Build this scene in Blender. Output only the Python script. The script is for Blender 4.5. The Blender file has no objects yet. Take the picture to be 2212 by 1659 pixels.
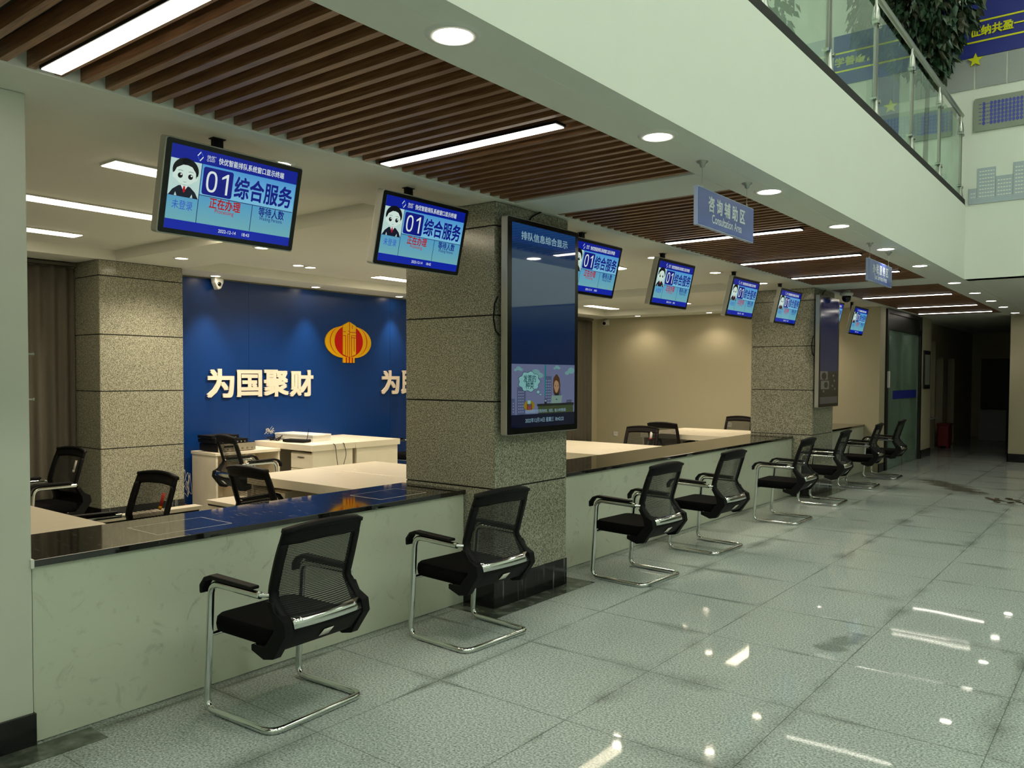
import bpy, math, random
from mathutils import Matrix, Vector
random.seed(7)
S = bpy.context.scene
COL = S.collection

# ------------------------------------------------------------------ camera, world, exposure
def make_camera():
    yaw, pitch, roll = math.radians(37.96266), math.radians(1.71312), math.radians(0.22104)
    F, CY, W, H = 1758.84, 864.097, 2212.0, 1659.0
    fw = Vector((-math.sin(yaw) * math.cos(pitch), math.cos(yaw) * math.cos(pitch), -math.sin(pitch)))
    rt = fw.cross(Vector((0, 0, 1))).normalized()
    up = rt.cross(fw)
    c, s = math.cos(roll), math.sin(roll)
    r2 = c * rt + s * up
    u2 = -s * rt + c * up
    cam = bpy.data.cameras.new('camera')
    cam.sensor_fit = 'HORIZONTAL'
    cam.sensor_width = 36.0
    cam.lens = F / W * 36.0
    cam.shift_y = (CY - H / 2) / W
    cam.clip_start = 0.05
    cam.clip_end = 100
    o = bpy.data.objects.new('camera', cam)
    COL.objects.link(o)
    o.matrix_world = Matrix(((r2.x, u2.x, -fw.x, 0), (r2.y, u2.y, -fw.y, 0), (r2.z, u2.z, -fw.z, 1.6), (0, 0, 0, 1)))
    S.camera = o
make_camera()
wd = bpy.data.worlds.new('world')
S.world = wd
wd.use_nodes = True
wd.node_tree.nodes['Background'].inputs[0].default_value = (0.6, 0.75, 0.6, 1)
wd.node_tree.nodes['Background'].inputs[1].default_value = 0.0
S.view_settings.view_transform = 'Standard'
S.view_settings.look = 'None'
S.view_settings.gamma = 1.0
S.view_settings.exposure = 0.0
S.view_settings.use_curve_mapping = False
S.cycles.max_bounces = 7
S.cycles.diffuse_bounces = 4
S.cycles.glossy_bounces = 4
S.cycles.transmission_bounces = 4
S.cycles.transparent_max_bounces = 16
S.cycles.caustics_reflective = False
S.cycles.caustics_refractive = False
S.cycles.sample_clamp_indirect = 4.0
S.cycles.blur_glossy = 0.1

# lamp colours and strengths (tuned against the photograph)
HALL_C = (0.89, 1.0, 0.86)
STRIP_C = (1.0, 0.93, 0.80)
WARM_C = (1.0, 0.86, 0.62)
E_HALL = 20.0
E_STRIP = 12.0
E_INNER = 14.0
E_DOWN = 32.0
W_SPOT = 40.0
W_HALLSPOT = 14.0
E_SCREEN = 0.85

# ------------------------------------------------------------------ materials
def lin(c):
    c = c / 255.0
    return c / 12.92 if c <= 0.04045 else ((c + 0.055) / 1.055) ** 2.4
def srgb(r, g, b):
    return (lin(r), lin(g), lin(b), 1.0)

class NT:
    def __init__(self, name):
        self.m = bpy.data.materials.new(name)
        self.m.use_nodes = True
        self.t = self.m.node_tree
        self.t.nodes.clear()
        self.out = self.t.nodes.new('ShaderNodeOutputMaterial')
    def n(self, kind, props=None, **ins):
        nd = self.t.nodes.new('ShaderNode' + kind)
        for k, v in (props or {}).items():
            setattr(nd, k, v)
        for k, v in ins.items():
            key = int(k[1:]) if k[0] == 'i' and k[1:].isdigit() else k.replace('_', ' ')
            s = nd.inputs[key]
            if hasattr(v, 'is_output'):
                self.t.links.new(v, s)
            else:
                s.default_value = v
        return nd
    def math(self, op, a, b=0.0, clamp=False):
        nd = self.n('Math', {'operation': op, 'use_clamp': clamp}, i0=a, i1=b)
        return nd.outputs[0]
    def mix(self, f, a, b, mode='MIX'):
        nd = self.t.nodes.new('ShaderNodeMix')
        nd.data_type = 'RGBA'
        nd.blend_type = mode
        for i, v in ((0, f), (6, a), (7, b)):
            if hasattr(v, 'is_output'):
                self.t.links.new(v, nd.inputs[i])
            else:
                nd.inputs[i].default_value = v
        return nd.outputs[2]
    def ramp(self, f, stops, interp='LINEAR'):
        nd = self.t.nodes.new('ShaderNodeValToRGB')
        nd.color_ramp.interpolation = interp
        el = nd.color_ramp.elements
        while len(el) < len(stops):
            el.new(0.5)
        for e, (p, c) in zip(el, stops):
            e.position = p
            e.color = c if len(c) == 4 else (*c, 1)
        self.t.links.new(f, nd.inputs[0])
        return nd.outputs[0]
    def coord(self, which='Object'):
        return self.n('TexCoord').outputs[which]
    def finish(self, sh):
        self.t.links.new(sh, self.out.inputs[0])
        return self.m
    def principled(self, **kw):
        return self.n('BsdfPrincipled', None, **kw).outputs[0]

def plain(name, rgb, rough=0.5, metal=0.0, spec=0.5, var=0.06, scale=6.0, coat=0.0):
    """painted / moulded surface with slight procedural variation of tone and gloss"""
    b = NT(name)
    no = b.n('TexNoise', None, Vector=b.coord(), Scale=scale, Detail=3.0).outputs[0]
    c = srgb(*rgb)
    lo = tuple(x * (1 - var) for x in c[:3]) + (1,)
    hi = tuple(min(1, x * (1 + var)) for x in c[:3]) + (1,)
    col = b.mix(no, lo, hi)
    r = b.math('MULTIPLY_ADD', no, 0.04)
    r.node.inputs[2].default_value = max(0.02, rough - 0.02)
    return b.finish(b.principled(Base_Color=col, Roughness=r, Metallic=metal, Specular_IOR_Level=spec, Coat_Weight=coat, Coat_Roughness=0.08))

def speckle(name, dark, mid, light, scale, rough, bump=0.0):
    b = NT(name)
    co = b.coord()
    n1 = b.n('TexNoise', None, Vector=co, Scale=scale, Detail=2.0, Roughness=0.6).outputs[0]
    n2 = b.n('TexNoise', None, Vector=co, Scale=1.3, Detail=3.0).outputs[0]
    col = b.ramp(n1, [(0.34, srgb(*dark)), (0.5, srgb(*mid)), (0.64, srgb(*light))])
    col = b.mix(b.math('MULTIPLY', n2, 0.25), col, srgb(*mid))
    kw = {}
    return b.finish(b.principled(Base_Color=col, Roughness=rough, Specular_IOR_Level=0.5))

def emit(name, rgb, strength, black=True):
    """lit lamp face"""
    b = NT(name)
    no = b.n('TexNoise', None, Vector=b.coord(), Scale=3.0).outputs[0]
    st = b.math('MULTIPLY_ADD', no, strength * 0.08)
    st.node.inputs[2].default_value = strength * 0.96
    e = b.n('Emission', None, Color=(*rgb, 1), Strength=st)
    return b.finish(e.outputs[0])

def screen(name, rgb, rgb2=None, z0=-0.2, z1=0.2, k=1.0, rough=0.12, coat=0.0):
    """a glossy screen pixel colour; an optional second colour at the top of the picture"""
    b = NT(name)
    if rgb2:
        sep = b.n('SeparateXYZ', None, Vector=b.coord()).outputs[2]
        f = b.n('MapRange', None, Value=sep, From_Min=z0, From_Max=z1).outputs[0]
        col = b.mix(f, srgb(*rgb), srgb(*rgb2))
    else:
        no = b.n('TexNoise', None, Vector=b.coord(), Scale=30.0).outputs[0]
        c = srgb(*rgb)
        col = b.mix(no, tuple(x * 0.97 for x in c[:3]) + (1,), c)
    return b.finish(b.principled(Base_Color=(0.004, 0.004, 0.005, 1), Roughness=rough, Specular_IOR_Level=0.9 if rough < 0.1 else 0.45, Coat_Weight=coat, Coat_Roughness=0.03, Emission_Color=col, Emission_Strength=E_SCREEN * k))

M = {}
M['white_wall'] = plain('hall_white_paint', (224, 227, 216), 0.6, var=0.015)
M['soffit'] = plain('ceiling_white_paint', (226, 225, 214), 0.7, var=0.02)
M['cream_wall'] = plain('cream_wall_paint', (178, 170, 142), 0.6, var=0.02)
M['pillar_wall'] = plain('pillar_paint', (206, 208, 194), 0.5, var=0.02)
M['blue_wall'] = plain('blue_lacquer_panel', (9, 49, 108), 0.30, spec=0.35, var=0.015)
M['black_stone'] = plain('black_marble_skirting', (20, 20, 21), 0.12, var=0.3, scale=14)
M['grey_strip'] = speckle('dark_green_marble', (52, 58, 50), (78, 86, 75), (112, 118, 106), 9, 0.2)
M['joint'] = plain('dark_joint', (18, 17, 15), 0.8)
M['granite'] = speckle('column_granite', (72, 71, 61), (140, 139, 121), (192, 190, 170), 130, 0.16)
M['wood'] = None
M['chrome'] = plain('polished_chrome', (215, 218, 215), 0.12, metal=1.0, var=0.03)
M['steel'] = plain('brushed_steel', (170, 172, 165), 0.3, metal=1.0, var=0.08, scale=30)
M['black_plastic'] = plain('black_plastic', (9, 9, 10), 0.62, spec=0.2, var=0.15)
M['black_fabric'] = plain('black_seat_fabric', (11, 11, 12), 0.95, spec=0.1, var=0.4, scale=220)
M['brown_plastic'] = plain('dark_brown_plastic', (22, 15, 14), 0.6, spec=0.25, var=0.15)
M['black_gloss'] = plain('black_bezel', (7, 7, 8), 0.2, var=0.1)
M['silver'] = plain('silver_rim', (176, 176, 166), 0.35, metal=0.6)
M['desk'] = plain('cream_desk_laminate', (226, 216, 194), 0.32)
M['desk_in'] = plain('desk_shadow_gap', (30, 27, 24), 0.7)
M['white_plastic'] = plain('white_plastic', (222, 222, 214), 0.4)
M['white_paper'] = plain('white_paper', (225, 222, 210), 0.8)
M['red'] = plain('red_tag', (190, 40, 30), 0.5)
M['red_plastic'] = plain('red_plastic_tub', (115, 12, 22), 0.45)
M['letter'] = plain('cream_acrylic_letter', (222, 206, 188), 0.35)
M['gold'] = plain('gold_acrylic', (224, 170, 10), 0.18, spec=0.6)
M['emblem_red'] = plain('red_acrylic', (190, 14, 8), 0.18, spec=0.6)
M['curtain'] = plain('taupe_curtain', (88, 83, 72), 0.9, var=0.12, scale=40)
M['dark_door'] = plain('dark_door', (34, 26, 24), 0.5)
M['amp'] = plain('silver_amplifier_face', (168, 160, 140), 0.35, metal=0.4)
M['cable_white'] = plain('white_cable', (190, 186, 175), 0.5)
M['cable_red'] = plain('red_cable', (110, 40, 36), 0.5)
M['sign_blue'] = plain('blue_acrylic_sign', (66, 84, 166), 0.25)
M['sign_edge'] = plain('sign_edge', (150, 165, 200), 0.3)
M['sign_text'] = plain('pale_sign_text', (214, 222, 232), 0.5)
M['banner'] = plain('blue_wall_banner', (36, 46, 132), 0.5)
M['yellow'] = plain('yellow_print', (214, 214, 20), 0.5)
M['mural_grey'] = plain('grey_wall_panel', (158, 160, 158), 0.5)
M['board_grey'] = plain('grey_notice_board', (140, 146, 132), 0.5)
M['board_blue'] = plain('blue_print', (72, 78, 168), 0.5)
M['skyline'] = plain('pale_blue_cutout', (170, 180, 188), 0.6)
M['leaf'] = plain('dark_green_leaf', (36, 62, 40), 0.45, var=0.5, scale=4)
M['leaf2'] = plain('dry_brown_leaf', (62, 66, 46), 0.55, var=0.4, scale=4)
M['bark'] = plain('brown_bark', (58, 46, 34), 0.9, var=0.3, scale=20)
M['pot'] = plain('glazed_pot', (190, 186, 176), 0.3)
M['frame_dark'] = plain('dark_metal_frame', (24, 25, 22), 0.4)
M['stripe_blue'] = plain('blue_glass_sticker', (30, 44, 140), 0.4)
M['brown_litter'] = plain('brown_litter', (64, 54, 30), 0.9, var=0.3, scale=30)
M['hall_lamp'] = emit('hall_lamp_diffuser', HALL_C, E_HALL)
M['strip_lamp'] = emit('strip_lamp_diffuser', STRIP_C, E_STRIP)
M['inner_lamp'] = emit('office_strip_diffuser', WARM_C, E_INNER)
M['down_lamp'] = emit('downlight_lens', STRIP_C, E_DOWN)
M['down_warm'] = emit('warm_downlight_lens', (1.0, 0.86, 0.66), E_DOWN)

def wood():
    b = NT('walnut_slat')
    co = b.n('Mapping', None, Vector=b.coord(), Scale=(2.0, 40.0, 40.0)).outputs[0]
    no = b.n('TexNoise', None, Vector=co, Scale=3.0, Detail=5.0).outputs[0]
    col = b.ramp(no, [(0.3, srgb(110, 72, 46)), (0.7, srgb(158, 112, 76))])
    return b.finish(b.principled(Base_Color=col, Roughness=0.42))
M['wood'] = wood()

def glass(name, tint, amount=0.16, rough=0.02):
    b = NT(name)
    no = b.n('TexNoise', None, Vector=b.coord(), Scale=2.5, Detail=4.0).outputs[0]
    tr = b.n('BsdfTransparent', None, Color=(*tint, 1)).outputs[0]
    gl = b.n('BsdfGlossy', None, Color=(1, 1, 1, 1), Roughness=rough).outputs[0]
    df = b.n('BsdfDiffuse', None, Color=(0.45, 0.6, 0.5, 1)).outputs[0]
    fr = b.n('Fresnel', None, IOR=1.5).outputs[0]
    a = b.n('MixShader', None, i0=b.math('MULTIPLY', fr, b.math('SUBTRACT', 1.0, b.n('NewGeometry').outputs['Backfacing'])), i1=tr, i2=gl).outputs[0]
    f = b.math('MULTIPLY', no, amount)
    return b.finish(b.n('MixShader', None, i0=f, i1=a, i2=df).outputs[0])
M['glass'] = glass('green_tinted_glass', (0.88, 0.97, 0.92), 0.22)
M['door_glass'] = glass('deep_green_glass', (0.66, 0.86, 0.76), 0.42)

def meshcloth():
    b = NT('woven_back_mesh')
    sep = b.n('SeparateXYZ', None, Vector=b.coord())
    u = b.math('MULTIPLY', sep.outputs[1], 2 * math.pi / 0.0062)
    v = b.math('MULTIPLY', sep.outputs[2], 2 * math.pi / 0.0078)
    row = b.math('FLOOR', b.math('DIVIDE', sep.outputs[2], 0.0078))
    ph = b.math('MULTIPLY', row, math.pi)
    s1 = b.math('ABSOLUTE', b.math('SINE', b.math('ADD', b.math('MULTIPLY', u, 0.5), b.math('MULTIPLY', ph, 0.5))))
    s2 = b.math('ABSOLUTE', b.math('SINE', b.math('MULTIPLY', v, 0.5)))
    hole = b.math('GREATER_THAN', b.math('MULTIPLY', s1, s2), 0.36)
    cloth = b.principled(Base_Color=srgb(24, 24, 25), Roughness=0.8)
    tr = b.n('BsdfTransparent').outputs[0]
    return b.finish(b.n('MixShader', None, i0=hole, i1=cloth, i2=tr).outputs[0])
M['mesh'] = meshcloth()

def stained_plinth():
    b = NT('black_marble_plinth_with_dried_drips')
    co = b.coord()
    n = b.n('TexNoise', None, Vector=b.n('Mapping', None, Vector=co, Scale=(34, 34, 1.6)).outputs[0], Scale=1.0, Detail=3.0).outputs[0]
    n2 = b.n('TexNoise', None, Vector=co, Scale=2.2).outputs[0]
    k = b.math('MULTIPLY', b.ramp(n, [(0.62, (0,) * 3), (0.70, (1,) * 3)]), b.ramp(n2, [(0.42, (0,) * 3), (0.6, (0.55,) * 3)]))
    col = b.mix(k, srgb(19, 19, 20), srgb(140, 144, 136))
    r = b.math('MULTIPLY_ADD', k, 0.5)
    r.node.inputs[2].default_value = 0.14
    return b.finish(b.principled(Base_Color=col, Roughness=r))
M['plinth'] = stained_plinth()

def marble_top():
    b = NT('black_marble_countertop')
    co = b.coord()
    n1 = b.n('TexNoise', None, Vector=co, Scale=3.0, Detail=6.0, Distortion=1.5).outputs[0]
    n2 = b.n('TexNoise', None, Vector=b.n('Mapping', None, Vector=co, Rotation=(0, 0, 0.6), Scale=(3, 14, 8)).outputs[0], Scale=4.0, Detail=5.0).outputs[0]
    base = b.ramp(n1, [(0.35, srgb(16, 15, 15)), (0.7, srgb(34, 30, 28))])
    dust = b.ramp(n2, [(0.60, (0, 0, 0, 1)), (0.78, (1, 1, 1, 1))])
    col = b.mix(b.math('MULTIPLY', dust, 0.10), base, srgb(170, 168, 160))
    r = b.math('MULTIPLY_ADD', dust, 0.25)
    r.node.inputs[2].default_value = 0.05
    return b.finish(b.principled(Base_Color=col, Roughness=r, Specular_IOR_Level=0.9))
M['counter_top'] = marble_top()

def counter_panel():
    b = NT('pale_counter_panel')
    co = b.coord()
    n1 = b.n('TexNoise', None, Vector=co, Scale=5.5, Detail=7.0, Roughness=0.65, Distortion=2.2).outputs[0]
    n2 = b.n('TexNoise', None, Vector=co, Scale=1.2, Detail=3.0).outputs[0]
    smudge = b.ramp(n1, [(0.57, (0, 0, 0, 1)), (0.74, (1, 1, 1, 1))])
    k = b.math('MULTIPLY', b.math('MULTIPLY', smudge, n2), 0.7)
    col = b.mix(k, srgb(205, 210, 190), srgb(120, 118, 104))
    return b.finish(b.principled(Base_Color=col, Roughness=0.18, Specular_IOR_Level=0.5))
M['counter_panel'] = counter_panel()

def floor_mat():
    b = NT('polished_granite_tiles')
    co = b.coord()
    sep = b.n('SeparateXYZ', None, Vector=co)
    X, Y = sep.outputs[0], sep.outputs[1]
    warp = b.n('TexNoise', None, Vector=co, Scale=2.3, Detail=3.0).outputs[0]
    def grid(v, off, step):
        t = b.math('FRACT', b.math('DIVIDE', b.math('SUBTRACT', v, off - 40 * step), step))
        return b.math('MULTIPLY', b.math('MINIMUM', t, b.math('SUBTRACT', 1.0, t)), step)
    d = b.math('MINIMUM', grid(X, -0.505, 0.798), grid(Y, 3.905, 0.80))
    line = b.math('LESS_THAN', d, 0.0022)
    big = b.n('TexNoise', None, Vector=co, Scale=0.9, Detail=2.0).outputs[0]
    wide = b.math('MULTIPLY_ADD', b.math('SUBTRACT', big, 0.44, True), 0.7)
    wide.node.inputs[2].default_value = 0.008
    dirt = b.math('SUBTRACT', 1.0, b.math('DIVIDE', d, wide), True)
    dirt = b.math('MULTIPLY', dirt, b.ramp(warp, [(0.40, (0.0,) * 3), (0.68, (1.0,) * 3)]))
    n1 = b.n('TexNoise', None, Vector=co, Scale=95.0, Detail=2.5, Roughness=0.7).outputs[0]
    col = b.ramp(n1, [(0.32, srgb(104, 113, 110)), (0.5, srgb(164, 173, 168)), (0.66, srgb(204, 212, 206))])
    cloud = b.n('TexNoise', None, Vector=co, Scale=0.7, Detail=5.0, Roughness=0.6).outputs[0]
    col = b.mix(b.ramp(cloud, [(0.40, (0,) * 3), (0.75, (0.30,) * 3)]), col, srgb(128, 137, 122))
    col = b.mix(b.math('MULTIPLY', dirt, 0.62), col, srgb(52, 60, 50))
    col = b.mix(b.math('MULTIPLY', line, 0.55), col, srgb(50, 56, 48))
    # a dried muddy patch in front of the glass door
    def patch(cx, cy, ang, a, bb, seed):
        ca, sa = math.cos(ang), math.sin(ang)
        dx = b.math('SUBTRACT', X, cx)
        dy = b.math('SUBTRACT', Y, cy)
        u = b.math('DIVIDE', b.math('ADD', b.math('MULTIPLY', dx, ca), b.math('MULTIPLY', dy, sa)), a)
        v = b.math('DIVIDE', b.math('SUBTRACT', b.math('MULTIPLY', dy, ca), b.math('MULTIPLY', dx, sa)), bb)
        r = b.math('ADD', b.math('MULTIPLY', u, u), b.math('MULTIPLY', v, v))
        nn = b.n('TexNoise', None, Vector=b.n('Mapping', None, Vector=co, Location=(seed, 0, 0), Rotation=(0, 0, ang), Scale=(1.0, 3.0, 1)).outputs[0], Scale=2.4, Detail=4.0).outputs[0]
        q = b.math('SUBTRACT', b.math('MULTIPLY_ADD', nn, 2.2), r)
        q.node.inputs[0].links[0].from_node.inputs[2].default_value = -0.42
        return b.math('MULTIPLY', q, 2.0, True)
    col = b.mix(b.math('MULTIPLY', patch(-2.22, 13.35, 2.16, 1.15, 0.30, 3.0), 0.8), col, srgb(72, 66, 46))
    col = b.mix(b.math('MULTIPLY', patch(-1.42, 5.05, 1.4, 0.30, 0.12, 9.0), 0.5), col, srgb(70, 78, 68))
    # every slab lies at a very slightly different tilt
    cell = b.n('TexWhiteNoise', {'noise_dimensions': '2D'}, Vector=b.n('CombineXYZ', None, X=b.math('FLOOR', b.math('DIVIDE', b.math('ADD', X, 0.505), 0.798)), Y=b.math('FLOOR', b.math('DIVIDE', b.math('SUBTRACT', Y, 3.905), 0.80))).outputs[0]).outputs[1]
    tilt = b.n('VectorMath', {'operation': 'SCALE'}, i0=b.n('VectorMath', {'operation': 'SUBTRACT'}, i0=cell, i1=(0.5, 0.5, 0.5)).outputs[0], Scale=0.006).outputs[0]
    wav = b.n('TexNoise', None, Vector=co, Scale=2.0, Detail=1.0).outputs[1]
    tilt2 = b.n('VectorMath', {'operation': 'SCALE'}, i0=b.n('VectorMath', {'operation': 'SUBTRACT'}, i0=wav, i1=(0.5, 0.5, 0.5)).outputs[0], Scale=0.006).outputs[0]
    geo = b.n('NewGeometry').outputs['Normal']
    nrm = b.n('VectorMath', {'operation': 'NORMALIZE'}, i0=b.n('VectorMath', {'operation': 'ADD'}, i0=b.n('VectorMath', {'operation': 'ADD'}, i0=geo, i1=tilt).outputs[0], i1=tilt2).outputs[0]).outputs[0]
    rg = b.math('MULTIPLY_ADD', b.math('MAXIMUM', dirt, b.ramp(cloud, [(0.5, (0,) * 3), (0.75, (0.4,) * 3)])), 0.16)
    rg.node.inputs[2].default_value = 0.025
    return b.finish(b.principled(Base_Color=col, Roughness=rg, Specular_IOR_Level=0.07, Normal=nrm))
M['floor'] = floor_mat()

# ------------------------------------------------------------------ mesh building
class MB:
    def __init__(self):
        self.v, self.f, self.mi, self.sm = [], [], [], []
    def add(self, vs, fs, mi=0, mat=None, smooth=False):
        o = len(self.v)
        for p in vs:
            p = Vector(p)
            self.v.append(mat @ p if mat else p)
        for f in fs:
            self.f.append([o + i for i in f])
            self.mi.append(mi)
            self.sm.append(smooth)
        return self
    def box(self, x0, y0, z0, x1, y1, z1, mi=0, mat=None):
        vs = [(x0, y0, z0), (x1, y0, z0), (x1, y1, z0), (x0, y1, z0), (x0, y0, z1), (x1, y0, z1), (x1, y1, z1), (x0, y1, z1)]
        return self.add(vs, [(0, 3, 2, 1), (4, 5, 6, 7), (0, 1, 5, 4), (1, 2, 6, 5), (2, 3, 7, 6), (3, 0, 4, 7)], mi, mat)
    def prism(self, poly, a, b, plane='YZ', mi=0, mat=None, smooth=False):
        """2D outline (counter-clockwise) pushed from a to b along the plane's normal"""
        n = len(poly)
        def P(u, v, w):
            return {'YZ': (w, u, v), 'XZ': (u, w, v), 'XY': (u, v, w)}[plane]
        vs = [P(u, v, a) for u, v in poly] + [P(u, v, b) for u, v in poly]
        fs = [list(range(n))[::-1], list(range(n, 2 * n))] + [(i, (i + 1) % n, n + (i + 1) % n, n + i) for i in range(n)]
        if plane == 'XZ':
            fs = [f[::-1] for f in map(list, fs)]
        return self.add(vs, fs, mi, mat, smooth)
    def rprism(self, w, h, r, a, b, plane='YZ', cx=0, cy=0, mi=0, mat=None, n=5):
        return self.prism(rrect(w, h, r, cx, cy, n), a, b, plane, mi, mat)
    def cyl(self, p0, p1, r, n=12, mi=0, r1=None, mat=None):
        return self.tube([p0, p1], r, n, mi, r1=r1, mat=mat)
    def tube(self, path, r, n=8, mi=0, r1=None, flat=1.0, upv=None, closed=False, mat=None):
        """round or flattened bar swept along a path (flat = thickness across / thickness along upv)"""
        pts = [Vector(p) for p in path]
        N = len(pts)
        rings = []
        ref = Vector(upv) if upv else None
        for i, p in enumerate(pts):
            if closed:
                t = (pts[(i + 1) % N] - pts[i - 1])
            else:
                t = pts[min(i + 1, N - 1)] - pts[max(i - 1, 0)]
            t.normalize()
            if ref is None or abs(t.dot(ref.normalized())) > 0.97:
                ref2 = Vector((0, 0, 1)) if abs(t.z) < 0.9 else Vector((1, 0, 0))
                if ref is None:
                    ref = ref2
            a = ref - t * t.dot(ref)
            if a.length < 1e-4:
                a = t.orthogonal()
            a.normalize()
            if not upv:
                ref = a
            c = t.cross(a)
            rr = r if r1 is None else r + (r1 - r) * i / (N - 1)
            rings.append([p + a * (rr * math.cos(2 * math.pi * k / n)) + c * (rr * flat * math.sin(2 * math.pi * k / n)) for k in range(n)])
        vs = [q for g in rings for q in g]
        fs = []
        for i in range(N if closed else N - 1):
            j = (i + 1) % N
            for k in range(n):
                l = (k + 1) % n
                fs.append((i * n + k, i * n + l, j * n + l, j * n + k))
        self.add(vs, fs, mi, mat, True)
        if not closed:
            self.add(rings[0], [list(range(n))[::-1]], mi, mat)
            self.add(rings[-1], [list(range(n))], mi, mat)
        return self
    def lathe(self, prof, n=20, mi=0, mat=None, smooth=True):
        vs, fs = [], []
        for r, z in prof:
            for k in range(n):
                vs.append((r * math.cos(2 * math.pi * k / n), r * math.sin(2 * math.pi * k / n), z))
        for i in range(len(prof) - 1):
            for k in range(n):
                l = (k + 1) % n
                fs.append((i * n + k, i * n + l, (i + 1) * n + l, (i + 1) * n + k))
        return self.add(vs, fs, mi, mat, smooth)
    def ball(self, c, rx, ry, rz, n=12, m=8, mi=0):
        vs, fs = [], []
        for i in range(m + 1):
            a = math.pi * i / m
            for k in range(n):
                t = 2 * math.pi * k / n
                vs.append((c[0] + rx * math.sin(a) * math.cos(t), c[1] + ry * math.sin(a) * math.sin(t), c[2] + rz * math.cos(a)))
        for i in range(m):
            for k in range(n):
                l = (k + 1) % n
                fs.append((i * n + k, (i + 1) * n + k, (i + 1) * n + l, i * n + l))
        return self.add(vs, fs, mi, None, True)
    def sheet(self, fn, nu, nv, th, mi=0, smooth=True):
        """a curved sheet fn(u,v)->(point, normal) with real thickness"""
        vs = []
        for s in (0.5, -0.5):
            for i in range(nu + 1):
                for j in range(nv + 1):
                    p, nn = fn(i / nu, j / nv)
                    vs.append(Vector(p) + Vector(nn) * th * s)
        K = (nu + 1) * (nv + 1)
        fs = []
        ix = lambda i, j: i * (nv + 1) + j
        for i in range(nu):
            for j in range(nv):
                fs.append((ix(i, j), ix(i + 1, j), ix(i + 1, j + 1), ix(i, j + 1)))
                fs.append((K + ix(i, j), K + ix(i, j + 1), K + ix(i + 1, j + 1), K + ix(i + 1, j)))
        for i in range(nu):
            for j in (0, nv):
                q = (ix(i, j), K + ix(i, j), K + ix(i + 1, j), ix(i + 1, j))
                fs.append(q if j == 0 else q[::-1])
        for j in range(nv):
            for i in (0, nu):
                q = (ix(i, j), ix(i, j + 1), K + ix(i, j + 1), K + ix(i, j))
                fs.append(q if i == 0 else q[::-1])
        return self.add(vs, fs, mi, None, smooth)
    def text(self, body, size, at, mi=0, off=0.0, ext=0.0, mat=None, width=None, align='C', sx=1.0):
        """writing laid in the YZ plane reading along +Y, its middle at at=(x,y,z)"""
        vs, fs, w, h = glyphs(body, off, ext / size if ext else 0.0)
        k = size
        kx = k * sx
        if width:
            kx = width / w
        ax = {'C': -w / 2, 'L': 0.0, 'R': -w}[align]
        out = [(at[0] + z * k, at[1] + (x + ax) * kx, at[2] + (y - h / 2) * k) for x, y, z in vs]
        return self.add(out, fs, mi, mat)
    def build(self, name, mats, parent=None, bevel=0.0, loc=None, autosmooth=False):
        me = bpy.data.meshes.new(name)
        me.from_pydata([tuple(p) for p in self.v], [], self.f)
        for m in (mats if isinstance(mats, (list, tuple)) else [mats]):
            me.materials.append(M[m] if isinstance(m, str) else m)
        me.polygons.foreach_set('material_index', self.mi)
        me.polygons.foreach_set('use_smooth', self.sm)
        me.update()
        o = bpy.data.objects.new(name, me)
        COL.objects.link(o)
        if parent:
            o.parent = parent
        if loc:
            o.location = loc
        if bevel:
            md = o.modifiers.new('bevel', 'BEVEL')
            md.width = bevel
            md.segments = 2
            md.limit_method = 'ANGLE'
            md.angle_limit = math.radians(40)
        return o

_G = {}
def glyphs(body, off=0.0, ext=0.0):
    key = (body, off, ext)
    if key not in _G:
        c = bpy.data.curves.new('lettering', 'FONT')
        c.body = body
        c.extrude = ext / 2
        c.resolution_u = 3 if any(ord(q) > 0x2000 for q in body) else 5
        o = bpy.data.objects.new('lettering', c)
        COL.objects.link(o)
        dg = bpy.context.evaluated_depsgraph_get()
        dg.update()
        me = bpy.data.meshes.new_from_object(o.evaluated_get(dg))
        vs = [tuple(v.co) for v in me.vertices]
        fs = [list(p.vertices) for p in me.polygons]
        bpy.data.objects.remove(o)
        bpy.data.curves.remove(c)
        bpy.data.meshes.remove(me)
        x0 = min(v[0] for v in vs); x1 = max(v[0] for v in vs)
        y0 = min(v[1] for v in vs); y1 = max(v[1] for v in vs)
        if off:      # heavier strokes: the outline laid down several times, each shifted by a hair
            n = len(vs)
            base, vs2, fs2 = vs, [], []
            for k, (dx, dy) in enumerate(((off, off), (-off, off), (off, -off), (-off, -off))):
                vs2 += [(x + dx, y + dy, z + k * 0.0012) for x, y, z in base]
                fs2 += [[i + k * n for i in f] for f in fs]
            vs, fs = vs2, fs2
        _G[key] = ([(x - x0, y - y0, z) for x, y, z in vs], fs, x1 - x0, y1 - y0)
    return _G[key]

def rrect(w, h, r, cx=0, cy=0, n=5):
    pts = []
    for (sx, sy, a0) in ((1, -1, -90), (1, 1, 0), (-1, 1, 90), (-1, -1, 180)):
        for k in range(n + 1):
            a = math.radians(a0 + 90 * k / n)
            pts.append((cx + sx * (w / 2 - r) + r * math.cos(a), cy + sy * (h / 2 - r) + r * math.sin(a)))
    return pts

def ell(cx, cy, rx, ry, n=20, a0=0, a1=360):
    full = abs(a1 - a0) >= 360
    return [(cx + rx * math.cos(math.radians(a0 + (a1 - a0) * k / (n if full else n - 1))), cy + ry * math.sin(math.radians(a0 + (a1 - a0) * k / (n if full else n - 1)))) for k in range(n)]

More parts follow.
